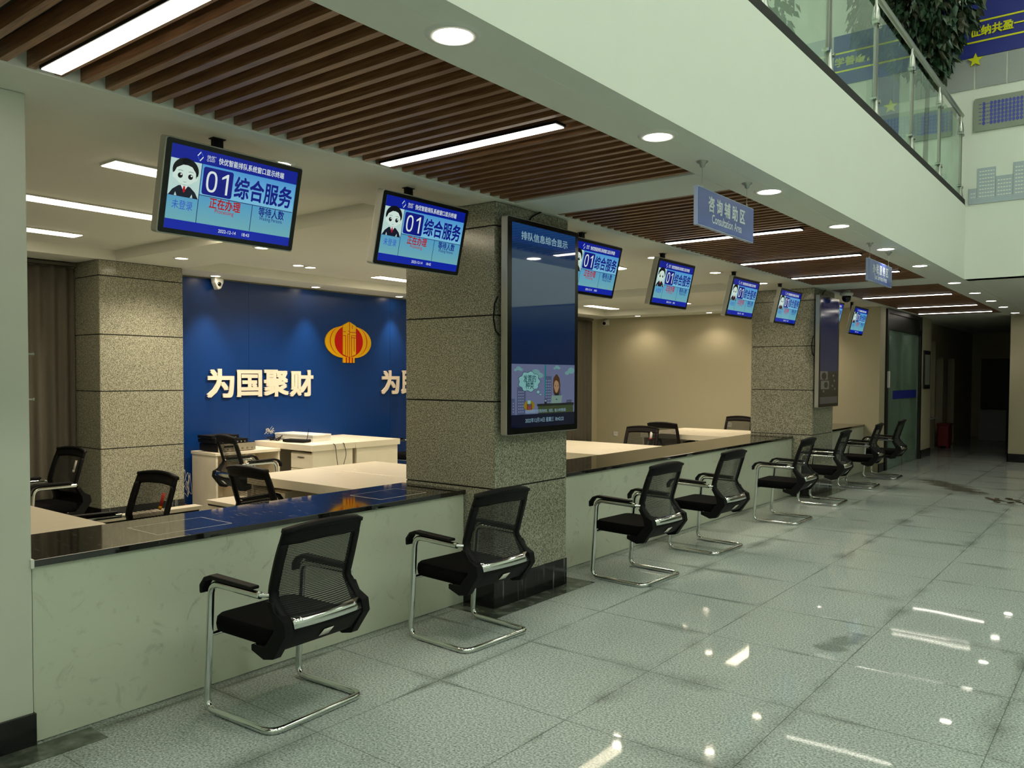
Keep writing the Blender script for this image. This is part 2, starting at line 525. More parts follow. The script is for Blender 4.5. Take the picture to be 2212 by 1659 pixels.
def tag(o, label, cat, group=None, kind=None):
    o['label'] = label
    o['category'] = cat
    if group:
        o['group'] = group
    if kind:
        o['kind'] = kind
    return o
def thing(name, label, cat, loc=(0, 0, 0), rz=0.0, group=None):
    o = bpy.data.objects.new(name, None)
    COL.objects.link(o)
    o.empty_display_size = 0.1
    o.location = loc
    o.rotation_euler = (0, 0, rz)
    return tag(o, label, cat, group)
def struct(name, mb, mats, label=None, bevel=0.0):
    o = mb.build(name, mats, bevel=bevel)
    o['kind'] = 'structure'
    if label:
        o['label'] = label
    return o
def copy_thing(root, loc, rz=None, label=None, group=None):
    r = root.copy()
    COL.objects.link(r)
    r.location = loc
    if rz is not None:
        r.rotation_euler = (0, 0, rz)
    if label:
        r['label'] = label
    if group:
        r['group'] = group
    for ch in list(root.children):
        c = ch.copy()
        COL.objects.link(c)
        c.parent = r
        for g in list(ch.children):
            d = g.copy()
            COL.objects.link(d)
            d.parent = c
    return r

ZS, ZT = 2.78, 2.89          # ceiling and raised tray heights
# ================================================================== THE SETTING
struct('floor', MB().box(-9.4, -6.2, -0.1, 9.0, 26.2, 0.0), 'floor')
cb = MB()
cb.box(-2.11, -6, ZS, -1.895, 11.1, 2.96).box(-2.11, 11.1, ZS, -1.765, 18.0, 2.96)
cb.box(-4.28, -6, ZS, -3.455, 18.0, 2.96)
for y0, y1 in ((-6, -1.7), (4.44, 4.925), (10.80, 11.43), (17.30, 18.0)):
    cb.box(-3.455, y0, ZS, -2.11, y1, 2.96)
for y0, y1 in ((-6, -2.0), (4.17, 4.95), (10.68, 11.35), (13.86, 14.55)):
    cb.box(-8.5, y0, ZS, -4.28, y1, 2.96)
cb.box(-9.4, -6, ZS, -8.5, 14.55, 2.96)
cb.box(-8.5, -2.0, ZT, -4.28, 13.86, 2.96)
cb.box(-9.4, 14.55, ZS, -4.28, 18.0, 2.96)
cb.box(-1.765, 11.13, ZS, 9.0, 18.0, 2.96)
struct('ceiling_lower', cb, 'soffit', bevel=0.004)
struct('ceiling_recess', MB().box(-3.47, -1.75, 2.925, -2.10, 17.35, 2.96), 'joint')
struct('wall_fascia', MB().box(-1.895, -6, ZS, -1.765, 11.10, 3.655), 'white_wall')
struct('floor_upper', MB().box(-9.4, -6, 3.45, -1.90, 11.1, 3.655), 'soffit')
struct('wall_upper_far', MB().box(-9.4, 11.10, 2.962, 9.0, 11.32, 8.2).box(-1.765, 11.10, ZS, 9.0, 11.32, 2.962), 'white_wall')
struct('wall_upper_left', MB().box(-7.2, -6, 3.655, -7.0, 11.1, 8.0), 'white_wall')
struct('ceiling_upper', MB().box(-7.2, -6.2, 8.0, 9.2, 11.1, 8.2), 'soffit')
struct('wall_right', MB().box(9.0, -6.2, 0, 9.2, 18.2, 8.0), 'white_wall')
struct('wall_back', MB().box(-9.4, -6.2, 0, 9.0, -6.0, 8.0), 'white_wall')
struct('wall_left', MB().box(-9.4, -6, 0, -9.06, 18.0, ZS), 'cream_wall')
bw = MB().box(-9.06, 4.93, 0.0, -9.03, 6.12, 2.76).box(-9.06, 6.123, 0.0, -9.03, 8.57, 2.76).box(-9.06, 8.573, 0.0, -9.03, 10.9, 2.76)
struct('wall_feature', bw, 'blue_wall')
struct('wall_office_end', MB().box(-9.06, 14.50, 0, -3.53, 14.85, ZS), 'cream_wall')
struct('baseboard_office_end', MB().box(-3.86, 14.83, 0, -3.515, 14.865, 0.15).box(-3.53, 14.49, 0, -3.515, 14.865, 0.15), 'black_stone')
struct('wall_pillar', MB().box(-5.0, -0.6, 0, -3.755, 1.47, ZS), 'pillar_wall', bevel=0.006)
struct('baseboard_pillar', MB().box(-5.0, -0.62, 0, -3.738, 1.474, 0.14), 'black_stone')
struct('trim_1', MB().prism([(-3.74, -0.6), (-3.575, -0.6), (-3.575, 1.70), (-3.74, 1.70)], 0.0, 0.003, 'XY'), 'grey_strip')
tr = MB()
tr.box(-3.80, 4.13, 0, -3.345, 4.285, 0.003).box(-3.488, 4.285, 0, -3.345, 5.165, 0.003).box(-3.74, 5.165, 0, -3.345, 5.34, 0.003)
tr.box(-3.80, 10.82, 0, -3.345, 10.975, 0.003).box(-3.488, 10.975, 0, -3.345, 11.85, 0.003).box(-3.74, 11.85, 0, -3.345, 12.02, 0.003)
struct('trim_2', tr, 'grey_strip')
# passage and far right wall
struct('wall_door_pier', MB().box(-3.95, 17.58, 0, -3.50, 18.42, ZS), 'cream_wall')
struct('baseboard_door_pier', MB().box(-3.96, 17.57, 0, -3.485, 18.43, 0.16), 'black_stone')
struct('wall_far_right', MB().box(-2.06, 17.95, 0, 9.0, 18.15, ZS), 'cream_wall')
struct('baseboard_far_right', MB().box(-2.075, 17.93, 0, 9.0, 17.95, 0.16).box(-2.075, 17.93, 0, -2.06, 18.15, 0.16), 'black_stone')
struct('wall_passage_left', MB().box(-4.0, 18.42, 0, -3.75, 19.45, ZS).box(-4.0, 19.45, 0, -3.75, 20.2, 0.68).box(-4.0, 19.45, 2.4, -3.75, 20.2, ZS).box(-4.0, 20.2, 0, -3.75, 20.26, ZS).box(-4.0, 20.26, 2.06, -3.75, 21.1, ZS).box(-4.0, 21.1, 0, -3.75, 21.6, ZS).box(-4.0, 21.6, 2.06, -3.75, 22.5, ZS).box(-4.0, 22.5, 0, -3.75, 26.0, ZS), 'cream_wall')
struct('trim_3', MB().box(-4.0, 19.42, 0.68, -3.70, 20.22, 0.71), 'white_wall')
struct('door_1', MB().box(-3.95, 20.27, 0, -3.90, 21.09, 2.05), 'dark_door')
struct('door_2', MB().box(-3.95, 21.61, 0, -3.90, 22.49, 2.05), 'dark_door')
struct('window_1', MB().box(-3.9, 19.46, 0.69, -3.88, 20.19, 2.39), 'frame_dark')
struct('wall_passage_end', MB().box(-4.0, 25.0, 0, -0.8, 25.2, ZS), 'cream_wall')
d3 = struct('door_3', MB().box(-3.52, 24.94, 0, -2.4, 25.0, 2.1), 'dark_door')
struct('wall_passage_right', MB().box(-0.8, 18.15, 0, -0.6, 25.2, ZS), 'cream_wall')
struct('ceiling_passage', MB().box(-4.0, 18.0, ZS, -0.6, 25.2, 2.96), 'soffit')
struct('wall_lobby', MB().box(-6.2, 14.85, 0, -6.0, 18.0, ZS).box(-6.0, 17.8, 0, -3.95, 18.0, ZS), 'cream_wall')

# ================================================================== COLUMNS
def column(x0, x1, y0, y1, label):
    t = thing('granite_column', label, 'column', ((x0 + x1) / 2, (y0 + y1) / 2, 0), 0, 'granite clad columns')
    hx, hy = (x1 - x0) / 2, (y1 - y0) / 2
    MB().box(-hx + .008, -hy + .008, 0, hx - .008, hy - .008, ZS).build('core', 'joint', t)
    zs = [0.205, 0.823, 1.422, 2.011, 2.617, ZS]
    cl = MB()
    g = 0.005
    for a, b in zip(zs, zs[1:]):
        z0, z1 = a + (g if a > .3 else 0), b - g
        cl.box(-hx + g, -hy, z0, hx - g, -hy + .02, z1).box(-hx + g, hy - .02, z0, hx - g, hy, z1)
        cl.box(hx - .02, -hy + g, z0, hx, hy - g, z1).box(-hx, -hy + g, z0, -hx + .02, hy - g, z1)
    cl.build('cladding', 'granite', t)
    MB().box(-hx - .004, -hy - .004, 0.0, hx + .004, hy + .004, 0.203).build('plinth', 'plinth', t)
    return t
column(-4.35, -3.497, 4.29, 5.165, 'speckled granite column with the tall information screen, right of the nearest counter')
column(-4.35, -3.497, 10.98, 11.85, 'granite column farther along the hall, between the second and third counters')
column(-9.058, -8.50, 4.0, 4.92, 'granite column at the back of the office, between curtain and blue wall')

# ================================================================== COUNTERS
def counter(y0, y1, label):
    t = thing('service_counter', label, 'counter', (-3.77, y0, 0), 0, 'reception counters')
    L = y1 - y0
    MB().box(-0.05, 0.002, 0.004, 0.0, L - 0.002, 0.769).build('front_panel', 'counter_panel', t)
    MB().box(-0.60, 0.002, 0.77, 0.022, L - 0.002, 0.80).build('countertop', 'counter_top', t, bevel=0.003)
    MB().box(-0.56, 0.03, 0.003, -0.53, L - 0.03, 0.769).build('back_panel', 'desk', t)
    if y0 < 2:
        MB().box(-0.06, -0.012, 0.766, 0.026, 0.0015, 0.804).build('end_cap', 'white_plastic', t)
    return t
c1 = counter(1.474, 4.285, 'nearest reception counter with black marble top, between white pillar and column')
counter(5.17, 10.975, 'long middle reception counter with black marble top, between the two hall columns')
counter(11.855, 14.495, 'farthest reception counter, beyond the second hall column')
for y in (0.62, 2.12):
    MB().prism([(-.40, y), (-.10, y), (-.10, y + .42), (-.40, y + .42)], 0.80, 0.8004, 'XY').prism([(-.396, y + .004), (-.104, y + .004), (-.104, y + .416), (-.396, y + .416)], 0.8003, 0.8006, 'XY', 1).build('tape_outline', ['white_paper', 'counter_top'], c1)

# ================================================================== SLATTED CEILING PANELS
def slat_panel(y0, y1, yl, label):
    t = thing('slat_ceiling_panel', label, 'ceiling panel', (-2.78, y0, ZS), 0, 'wooden slat ceiling panels')
    s = MB()
    y = 0.05
    while y < y1 - y0 - 0.04:
        s.box(-0.672, y - .016, 0.0085, 0.667, y + .016, 0.072)
        y += 0.1008
    s.build('slats', 'wood', t)
    r = MB()
    r.box(-0.672, 0.002, 0.0725, 0.667, y1 - y0 - 0.002, 0.09)
    r.build('backing', 'joint', t)
    return t
SL = (1.42, 3.18, 6.57, 8.26, 9.80, 12.88, 15.05, 16.65)
slat_panel(-1.70, 4.44, SL, 'nearest brown slatted ceiling panel, over the first counter')
slat_panel(4.925, 10.80, SL, 'middle brown slatted ceiling panel, beyond the first column')
slat_panel(11.43, 17.30, SL, 'farthest brown slatted ceiling panel, towards the dark passage')
ord8 = ['nearest', 'second', 'third', 'fourth', 'fifth', 'sixth', 'seventh', 'eighth', 'ninth', 'tenth', 'eleventh', 'twelfth']
t = thing('strip_light', '', 'ceiling light', (-2.79, SL[0], ZS), 0, 'white strip lights across the slatted ceiling')
MB().box(-0.605, -.040, -0.004, 0.595, .040, 0.008).build('housing', 'black_plastic', t)
MB().box(-0.595, -.036, -0.008, 0.585, .036, -0.0045).build('diffuser', 'strip_lamp', t)
for i, y in enumerate(SL):
    lab = '%s white strip light set across the brown slatted ceiling, counted from the camera' % ord8[i]
    if i == 0:
        t['label'] = lab
    else:
        copy_thing(t, (-2.79, y, ZS), 0, lab)
IN = [(-5.0, 2.42, 1.15, ZT, 'office strip light nearest the counter, left of the first hanging screen'),
      (-6.44, 1.9, 2.4, ZT, 'long middle office strip light reaching behind the first hanging screen'),
      (-7.86, 2.35, 1.16, ZT, 'rearmost office strip light in front of the near curtain'),
      (-7.95, 7.30, 1.2, ZT, 'office strip light in front of the blue wall, left of the first column'),
      (-5.0, 7.3, 1.2, ZT, 'office strip light hidden partly by the third hanging screen'),
      (-6.45, 12.1, 1.15, ZT, 'office strip light showing beside the fourth hanging screen'),
      (-8.05, 12.55, 0.95, ZT, 'far office strip light in front of the curtain by the cream wall'),
      (-6.45, 7.0, 1.5, ZT, 'office strip light behind the first column, over the white desks'),
      (-5.0, 11.9, 1.1, ZT, 'office strip light over the far desks behind the second column')]
for x, y, L, z, lab in IN:
    t = thing('office_strip_light', lab, 'ceiling light', (x, y, z), 0, 'strip lights in the office ceiling')
    MB().box(-.098, -.008, -0.012, .098, L + .008, -0.0005).build('housing', 'white_plastic', t)
    MB().box(-.09, 0, -0.016, .09, L, -0.0125).build('diffuser', 'inner_lamp', t)

def spot(parent, power, color, cone=70, blend=0.7, r=0.05):
    l = bpy.data.lights.new('downlight_beam', 'SPOT')
    l.energy = power
    l.color = color
    l.spot_size = math.radians(cone)
    l.spot_blend = blend
    l.shadow_soft_size = r
    o = bpy.data.objects.new('downlight_beam', l)
    COL.objects.link(o)
    o.parent = parent
    o.location = (0, 0, -0.012)
    return o
def downlight(x, y, z, r, lab, group, warm=False, power=0.0, cone=70):
    t = thing('downlight', lab, 'ceiling light', (x, y, z), 0, group)
    MB().lathe([(r * .78, -0.002), (r * .80, -0.010), (r * 1.05, -0.007), (r * 1.12, -0.0005)], 28).build('trim_ring', 'white_plastic', t)
    MB().lathe([(0.0005, -0.006), (r * .78, -0.006)], 28).build('lens', 'down_warm' if warm else 'down_lamp', t)
    if power:
        spot(t, power, (1.0, 0.86, 0.66) if warm else STRIP_C, cone)
    return t
for i, y in enumerate((2.12, 3.615, 5.11, 6.60, 8.03, 9.45, 11.40, 12.93, 14.40, 15.75, 17.30)):
    downlight(-1.92, y, ZS, 0.088, '%s round downlight along the hall edge of the lower ceiling, counted from the camera' % ord8[i], 'round downlights along the hall edge', False, W_HALLSPOT, 110)
OD = [(-3.84, 2.81, ZS, 'office downlight seen over the top right corner of the first hanging screen'),
      (-6.49, 4.545, ZS, 'office downlight just under the first hanging screen'),
      (-7.74, 4.47, ZS, 'office downlight left of the blue wall, above the rear column'),
      (-7.90, 6.03, ZT, 'left one of two touching downlights in front of the blue wall'),
      (-7.93, 6.23, ZT, 'right one of two touching downlights in front of the blue wall'),
      (-7.14, 7.41, ZT, 'office downlight just under the second hanging screen'),
      (-5.02, 8.53, ZT, 'office downlight right of the third hanging screen'),
      (-7.13, 12.22, ZT, 'far office downlight right of the tall information screen'),
      (-5.49, 12.2, ZT, 'far office downlight between the fourth and fifth hanging screens'),
      (-3.885, 8.71, ZS, 'downlight left of the fifth hanging screen'),
      (-3.845, 10.05, ZS, 'downlight right of the fifth hanging screen'),
      (-3.88, 7.25, ZS, 'downlight touching the top of the fourth hanging screen'),
      (-4.0, 11.3, ZS, 'downlight over the second hall column')]
for x, y, z, lab in OD:
    downlight(x, y, z, 0.075, lab, 'round downlights in the office ceiling', True, 40.0 if x > -4.2 else 140.0, 140)
WD = [(-8.79, 5.51, 'first wall downlight above the left end of the blue wall'),
      (-8.81, 7.01, 'second wall downlight above the blue wall, left of the emblem'),
      (-8.85, 8.59, 'third wall downlight above the blue wall, right of the emblem'),
      (-7.89, 14.1, 'left wall downlight above the far cream wall'),
      (-6.40, 14.1, 'right wall downlight above the far cream wall'),
      (-4.9, 14.1, 'far wall downlight hidden behind the second hall column')]
for x, y, lab in WD:
    downlight(x, y, ZS, 0.07, lab, 'wall washing downlights', True, W_SPOT * (3.2 if x < -8.2 else 2.2 if x > -5 else .65), 64 if x < -8.2 else 130)
for i, x in enumerate((-0.9, 0.8, 2.5, 4.2)):
    downlight(x, 17.6, ZS, 0.08, '%s downlight in front of the far right cream wall, counted from the passage' % ord8[i].replace('nearest', 'first'), 'far wall downlights', True, W_SPOT * 0.8, 80)

# hall lamps high up
for i, (x, y) in enumerate(((1.0, -3.5), (1.0, 0.5), (1.0, 4.5), (1.0, 8.5), (5.5, -3.5), (5.5, 0.5), (5.5, 4.5), (5.5, 8.5), (-4.8, 2.0), (-4.8, 7.0))):
    t = thing('hall_panel_light', '', 'ceiling light', (x, y, 8.0), 0, 'panel lights in the high hall ceiling')
    t['label'] = 'square panel light in the high hall ceiling above the open floor'
    MB().box(-.63, -.63, -0.05, .63, .63, -0.001).build('frame', 'white_plastic', t)
    MB().box(-.6, -.6, -0.056, .6, .6, -0.051).build('diffuser', 'hall_lamp', t)

# ================================================================== HANGING SCREENS
for k, v in dict(s_head=(5, 26, 150), s_foot=(8, 34, 168), s_white=(226, 238, 232), s_navy=(10, 22, 130), s_red=(176, 14, 34), s_blue=(40, 84, 200), s_black=(10, 12, 18), s_line=(16, 30, 92), s_port=(190, 222, 214), s_skin=(214, 236, 224), s_suit=(18, 22, 40), s_cell=(96, 176, 214)).items():
    M[k] = screen('screen_' + k[2:], v)
M['s_bg'] = screen('screen_background', (112, 176, 184), (66, 150, 208), -0.15, 0.05)
M['s_top'] = screen('screen_upper_cell', (122, 192, 226), (84, 158, 216), 0.0, 0.12)
SCM = ['s_bg', 's_head', 's_foot', 's_white', 's_navy', 's_red', 's_blue', 's_black', 's_line', 's_port', 's_skin', 's_suit', 's_top']
SI = {k: i for i, k in enumerate(SCM)}
W, Hh = 0.70, 0.387
def flat(mb, poly, x, mi):
    """a flat patch of picture facing +X"""
    n = len(poly)
    mb.add([(x, u, v) for u, v in poly], [list(range(n))], mi)
def rect(mb, u0, v0, u1, v1, x, mi):
    flat(mb, [(u0, v0), (u1, v0), (u1, v1), (u0, v1)], x, mi)
def U(f): return (f - 0.5) * W
def V(f): return (0.5 - f) * Hh
def portrait(mb, x):
    """plain drawn clerk in a dark suit"""
    cx, cy, k = U(.112), V(.30), Hh
    e = 0.0004
    for sgn in (1,):
        flat(mb, [(U(.005), V(.60)), (U(.03), V(.53)), (U(.07), V(.475)), (U(.112), V(.46)), (U(.154), V(.475)), (U(.194), V(.53)), (U(.219), V(.60))], x, SI['s_suit'])
    flat(mb, [(U(.045), V(.60)), (U(.052), V(.555)), (U(.064), V(.60))], x + e, SI['s_port'])
    flat(mb, [(U(.160), V(.60)), (U(.172), V(.555)), (U(.179), V(.60))], x + e, SI['s_port'])
    flat(mb, [(U(.085), V(.465)), (U(.112), V(.54)), (U(.139), V(.465))], x + e, SI['s_white'])
    flat(mb, [(U(.106), V(.475)), (U(.102), V(.53)), (U(.112), V(.555)), (U(.122), V(.53)), (U(.118), V(.475))], x + 2 * e, SI['s_red'])
    flat(mb, ell(cx, V(.29), .066, .058, 28), x, SI['s_black'])
    flat(mb, ell(cx, V(.185), .022, .014, 16), x, SI['s_black'])
    flat(mb, ell(U(.035), V(.36), .009, .014, 12), x + e, SI['s_skin'])
    flat(mb, ell(U(.189), V(.36), .009, .014, 12), x + e, SI['s_skin'])
    flat(mb, [(cx - .056, V(.33)), (cx - .05, V(.40)), (cx - .025, V(.445)), (cx, V(.455)), (cx + .025, V(.445)), (cx + .05, V(.40)), (cx + .056, V(.33)), (cx + .044, V(.255)), (cx + .018, V(.22)), (cx - .016, V(.225)), (cx - .046, V(.27))], x + 2 * e, SI['s_skin'])
    flat(mb, [(cx - .006, V(.215)), (cx + .030, V(.235)), (cx + .052, V(.30)), (cx + .054, V(.37)), (cx + .062, V(.30)), (cx + .05, V(.22)), (cx + .01, V(.19))], x + 3 * e, SI['s_black'])
    for s in (-1, 1):
        flat(mb, ell(cx + s * .026, V(.355), .0125, .0125, 14), x + 3 * e, SI['s_black'])
        flat(mb, ell(cx + s * .026 + .004, V(.342), .0042, .0042, 10), x + 4 * e, SI['s_white'])
        flat(mb, [(cx + s * .014, V(.297)), (cx + s * .026, V(.290)), (cx + s * .040, V(.299)), (cx + s * .040, V(.303)), (cx + s * .026, V(.295)), (cx + s * .014, V(.301))], x + 3 * e, SI['s_suit'])
    flat(mb, [(cx - .010, V(.416)), (cx - .005, V(.424)), (cx + .005, V(.424)), (cx + .010, V(.416)), (cx + .005, V(.428)), (cx - .005, V(.428))], x + 3 * e, SI['s_suit'])
def tv_screen(clock):
    mb = MB()
    rect(mb, -W / 2, -Hh / 2, W / 2, Hh / 2, 0, SI['s_bg'])
    a = 0.0005
    rect(mb, U(0), V(.165), U(1), V(0), a, SI['s_head'])
    rect(mb, U(0), V(1), U(1), V(.885), a, SI['s_foot'])
    rect(mb, U(.228), V(.54), U(.995), V(.172), a, SI['s_top'])
    rect(mb, U(0), V(.60), U(.222), V(.165), a, SI['s_port'])
    for u0, v0, u1, v1 in ((.222, .545, .995, .536), (.222, .885, .227, .165), (.645, .88, .65, .54), (0, .604, .222, .60)):
        rect(mb, U(u0), V(v0), U(u1), V(v1), 2 * a, SI['s_line'])
    mb.add([(2 * a, u, v) for u, v in rrect(U(.47) - U(.24), V(.19) - V(.525), .012, (U(.47) + U(.24)) / 2, (V(.19) + V(.525)) / 2)], [list(range(24))], SI['s_navy'])
    portrait(mb, 2 * a)
    T = lambda body, u, v, h, mi, w=None, off=0.0: mb.text(body, h, (3.2 * a, U(u), V(v)), SI[mi], off, width=w)
    n = 28
    for cu, kind in ((.308, 0), (.412, 1)):
        x0, y0 = U(cu), V(.358)
        if kind == 0:
            o = [(x0 + .029 * math.copysign(abs(math.cos(t)) ** .8, math.cos(t)), y0 + .050 * math.copysign(abs(math.sin(t)) ** .8, math.sin(t))) for t in [2 * math.pi * k / n for k in range(n)]]
            q = [(x0 + .018 * math.copysign(abs(math.cos(t)) ** .8, math.cos(t)), y0 + .0395 * math.copysign(abs(math.sin(t)) ** .8, math.sin(t))) for t in [2 * math.pi * k / n for k in range(n)]]
            mb.add([(3.2 * a, u, v) for u, v in o + q], [(k, (k + 1) % n, n + (k + 1) % n, n + k) for k in range(n)], SI['s_white'])
        else:
            flat(mb, [(x0 + .004, y0 - .050), (x0 + .016, y0 - .050), (x0 + .016, y0 + .050), (x0 + .008, y0 + .050), (x0 + .004, y0 + .036)], 3.2 * a, SI['s_white'])
            flat(mb, [(x0 - .020, y0 + .030), (x0 - .020, y0 + .020), (x0 + .004, y0 + .032), (x0 + .004, y0 + .036), (x0 + .008, y0 + .050)], 3.2 * a, SI['s_white'])
    T('综合服务', .73, .36, .112, 's_navy', .338, .022)
    T('正在办理', .43, .612, .054, 's_red', .170, .022)
    T('Processing', .43, .71, .027, 's_red', .104, .003)
    T('等待人数', .815, .608, .050, 's_navy', .154, .016)
    T('Waiting Persons', .815, .70, .026, 's_navy', .139, .003)
    T('未登录', .112, .70, .046, 's_blue', .105)
    T('快优智能排队系统窗口显示终端', .612, .088, .033, 's_white', .375, .010)
    T('快优', .283, .070, .020, 's_white', .040)
    T('®', .318, .055, .008, 's_white', .007)
    T('Q-EASY', .285, .112, .013, 's_white', .044)
    c = (U(.205), V(.085))
    for s in ():
        flat(mb, [(c[0] + s * .003, c[1] + .020), (c[0] + s * .017, c[1]), (c[0] + s * .011, c[1])] if s > 0 else [(c[0] - .003, c[1] - .020), (c[0] - .017, c[1]), (c[0] - .011, c[1])], 2 * a, SI['s_white'])
    for (pu, pv), (qu, qv), mi in (((-.015, 0), (.001, .021), 's_white'), ((-.015, 0), (-.001, -.021), 's_blue'), ((.015, 0), (-.001, -.021), 's_white'), ((.015, 0), (.001, .021), 's_blue')):
        d = Vector((qv - pv, pu - qu)).normalized() * .0022
        flat(mb, [(c[0] + pu + d.x, c[1] + pv + d.y), (c[0] + pu - d.x, c[1] + pv - d.y), (c[0] + qu - d.x, c[1] + qv - d.y), (c[0] + qu + d.x, c[1] + qv + d.y)], 3 * a, SI[mi])
    T('2022-12-14', .47, .942, .023, 's_white', .098, .004)
    T(clock, .62, .942, .023, 's_white', .042, .004)
    return mb
TVY = [(2.365, '18:43'), (3.705, '18:42'), (5.70, '18:42'), (7.12, '18:42'), (8.83, '18:42'), (10.29, '18:42'), (12.15, '18:42'), (13.48, '18:42')]
TVL = ['nearest hanging queue screen, over the left end of the first counter', 'second hanging queue screen, just left of the first granite column',
       'third hanging queue screen, partly hidden behind the tall information screen', 'fourth hanging queue screen, right of the tall information screen',
       'fifth hanging queue screen, in front of the far cream wall', 'sixth hanging queue screen, in front of the second granite column',
       'seventh hanging queue screen, almost hidden by the far information screen', 'eighth and farthest hanging queue screen, near the glass door']
TILT = math.radians(13)
tvs = {}
def make_tv(clock):
    t = thing('queue_screen', '', 'screen', (0, 0, 0), 0, 'hanging queue screens')
    R = Matrix.Rotation(TILT, 4, 'Y')
    mb = MB().rprism(0.765, 0.445, 0.014, -0.055, -0.004)
    mb.v = [R @ p for p in mb.v]
    mb.build('housing', 'silver', t, bevel=0.003)
    mb = MB().rprism(0.752, 0.432, 0.012, -0.0045, 0.0)
    mb.v = [R @ p for p in mb.v]
    mb.build('bezel', 'black_gloss', t)
    s = tv_screen(clock).build('screen', SCM, t)
    s.matrix_local = R @ Matrix.Translation((0.0004, 0, 0))
    mb = MB().box(-0.085, -0.10, -0.10, -0.055, 0.10, 0.10)
    mb.v = [R @ p for p in mb.v]
    mb.build('wall_bracket', 'black_plastic', t)
    MB().box(-0.118, -0.055, -0.05, -0.088, -0.005, ZS - 2.477).box(-0.125, -0.065, ZS - 2.477 - .004, -0.08, 0.005, ZS - 2.4775).box(-0.10, -0.05, -0.06, -0.07, 0.0, 0.06).build('ceiling_pole', 'black_plastic', t)
    return t
for i, (y, ck) in enumerate(TVY):
    if ck not in tvs:
        tvs[ck] = t = make_tv(ck)
        t.location = (-3.60, y, 2.477)
    else:
        t = copy_thing(tvs[ck], (-3.60, y, 2.477), 0)
    t['label'] = TVL[i]

# ================================================================== TALL INFORMATION SCREENS
for k, v in dict(i_body=(8, 30, 78), i_text=(150, 190, 206), i_pic=(112, 122, 158), i_cloud=(120, 170, 172), i_bubble=(140, 200, 198), i_teal=(10, 70, 80), i_build=(82, 94, 130), i_win=(150, 160, 180), i_hair=(84, 54, 34), i_skin=(176, 142, 110), i_desk=(64, 78, 50), i_dark=(30, 36, 34), i_yellow=(150, 130, 20), i_red=(130, 24, 24), i_stripe=(20, 130, 140), i_laptop=(130, 160, 150), i_foot=(8, 14, 44), i_grey=(66, 66, 68), i_dim=(58, 66, 92), i_brown=(20, 14, 14)).items():
    M[k] = screen('display_' + k[2:], v, k=0.72, rough=0.03, coat=1.0)
M['i_head'] = screen('display_header', (10, 40, 96), (14, 70, 130), 0.45, 0.75, 0.8, 0.03, 1.0)
M['i_grad'] = screen('display_body', (5, 24, 66), (8, 48, 92), -0.3, 0.5, 0.8, 0.03, 1.0)  # navy picture, made more teal upwards to paint in the hall's reflection
M['i_night'] = screen('display_night', (6, 18, 58), k=0.8, rough=0.11)
M['i_brown'] = screen('display_brown', (20, 14, 14), k=0.8, rough=0.11)
ICM = ['i_night', 'i_grad', 'i_head', 'i_text', 'i_pic', 'i_cloud', 'i_bubble', 'i_teal', 'i_build', 'i_win', 'i_hair', 'i_skin', 'i_desk', 'i_dark', 'i_yellow', 'i_red', 'i_stripe', 'i_laptop', 'i_foot', 'i_grey', 'i_dim', 'i_brown']
II = {k: i for i, k in enumerate(ICM)}
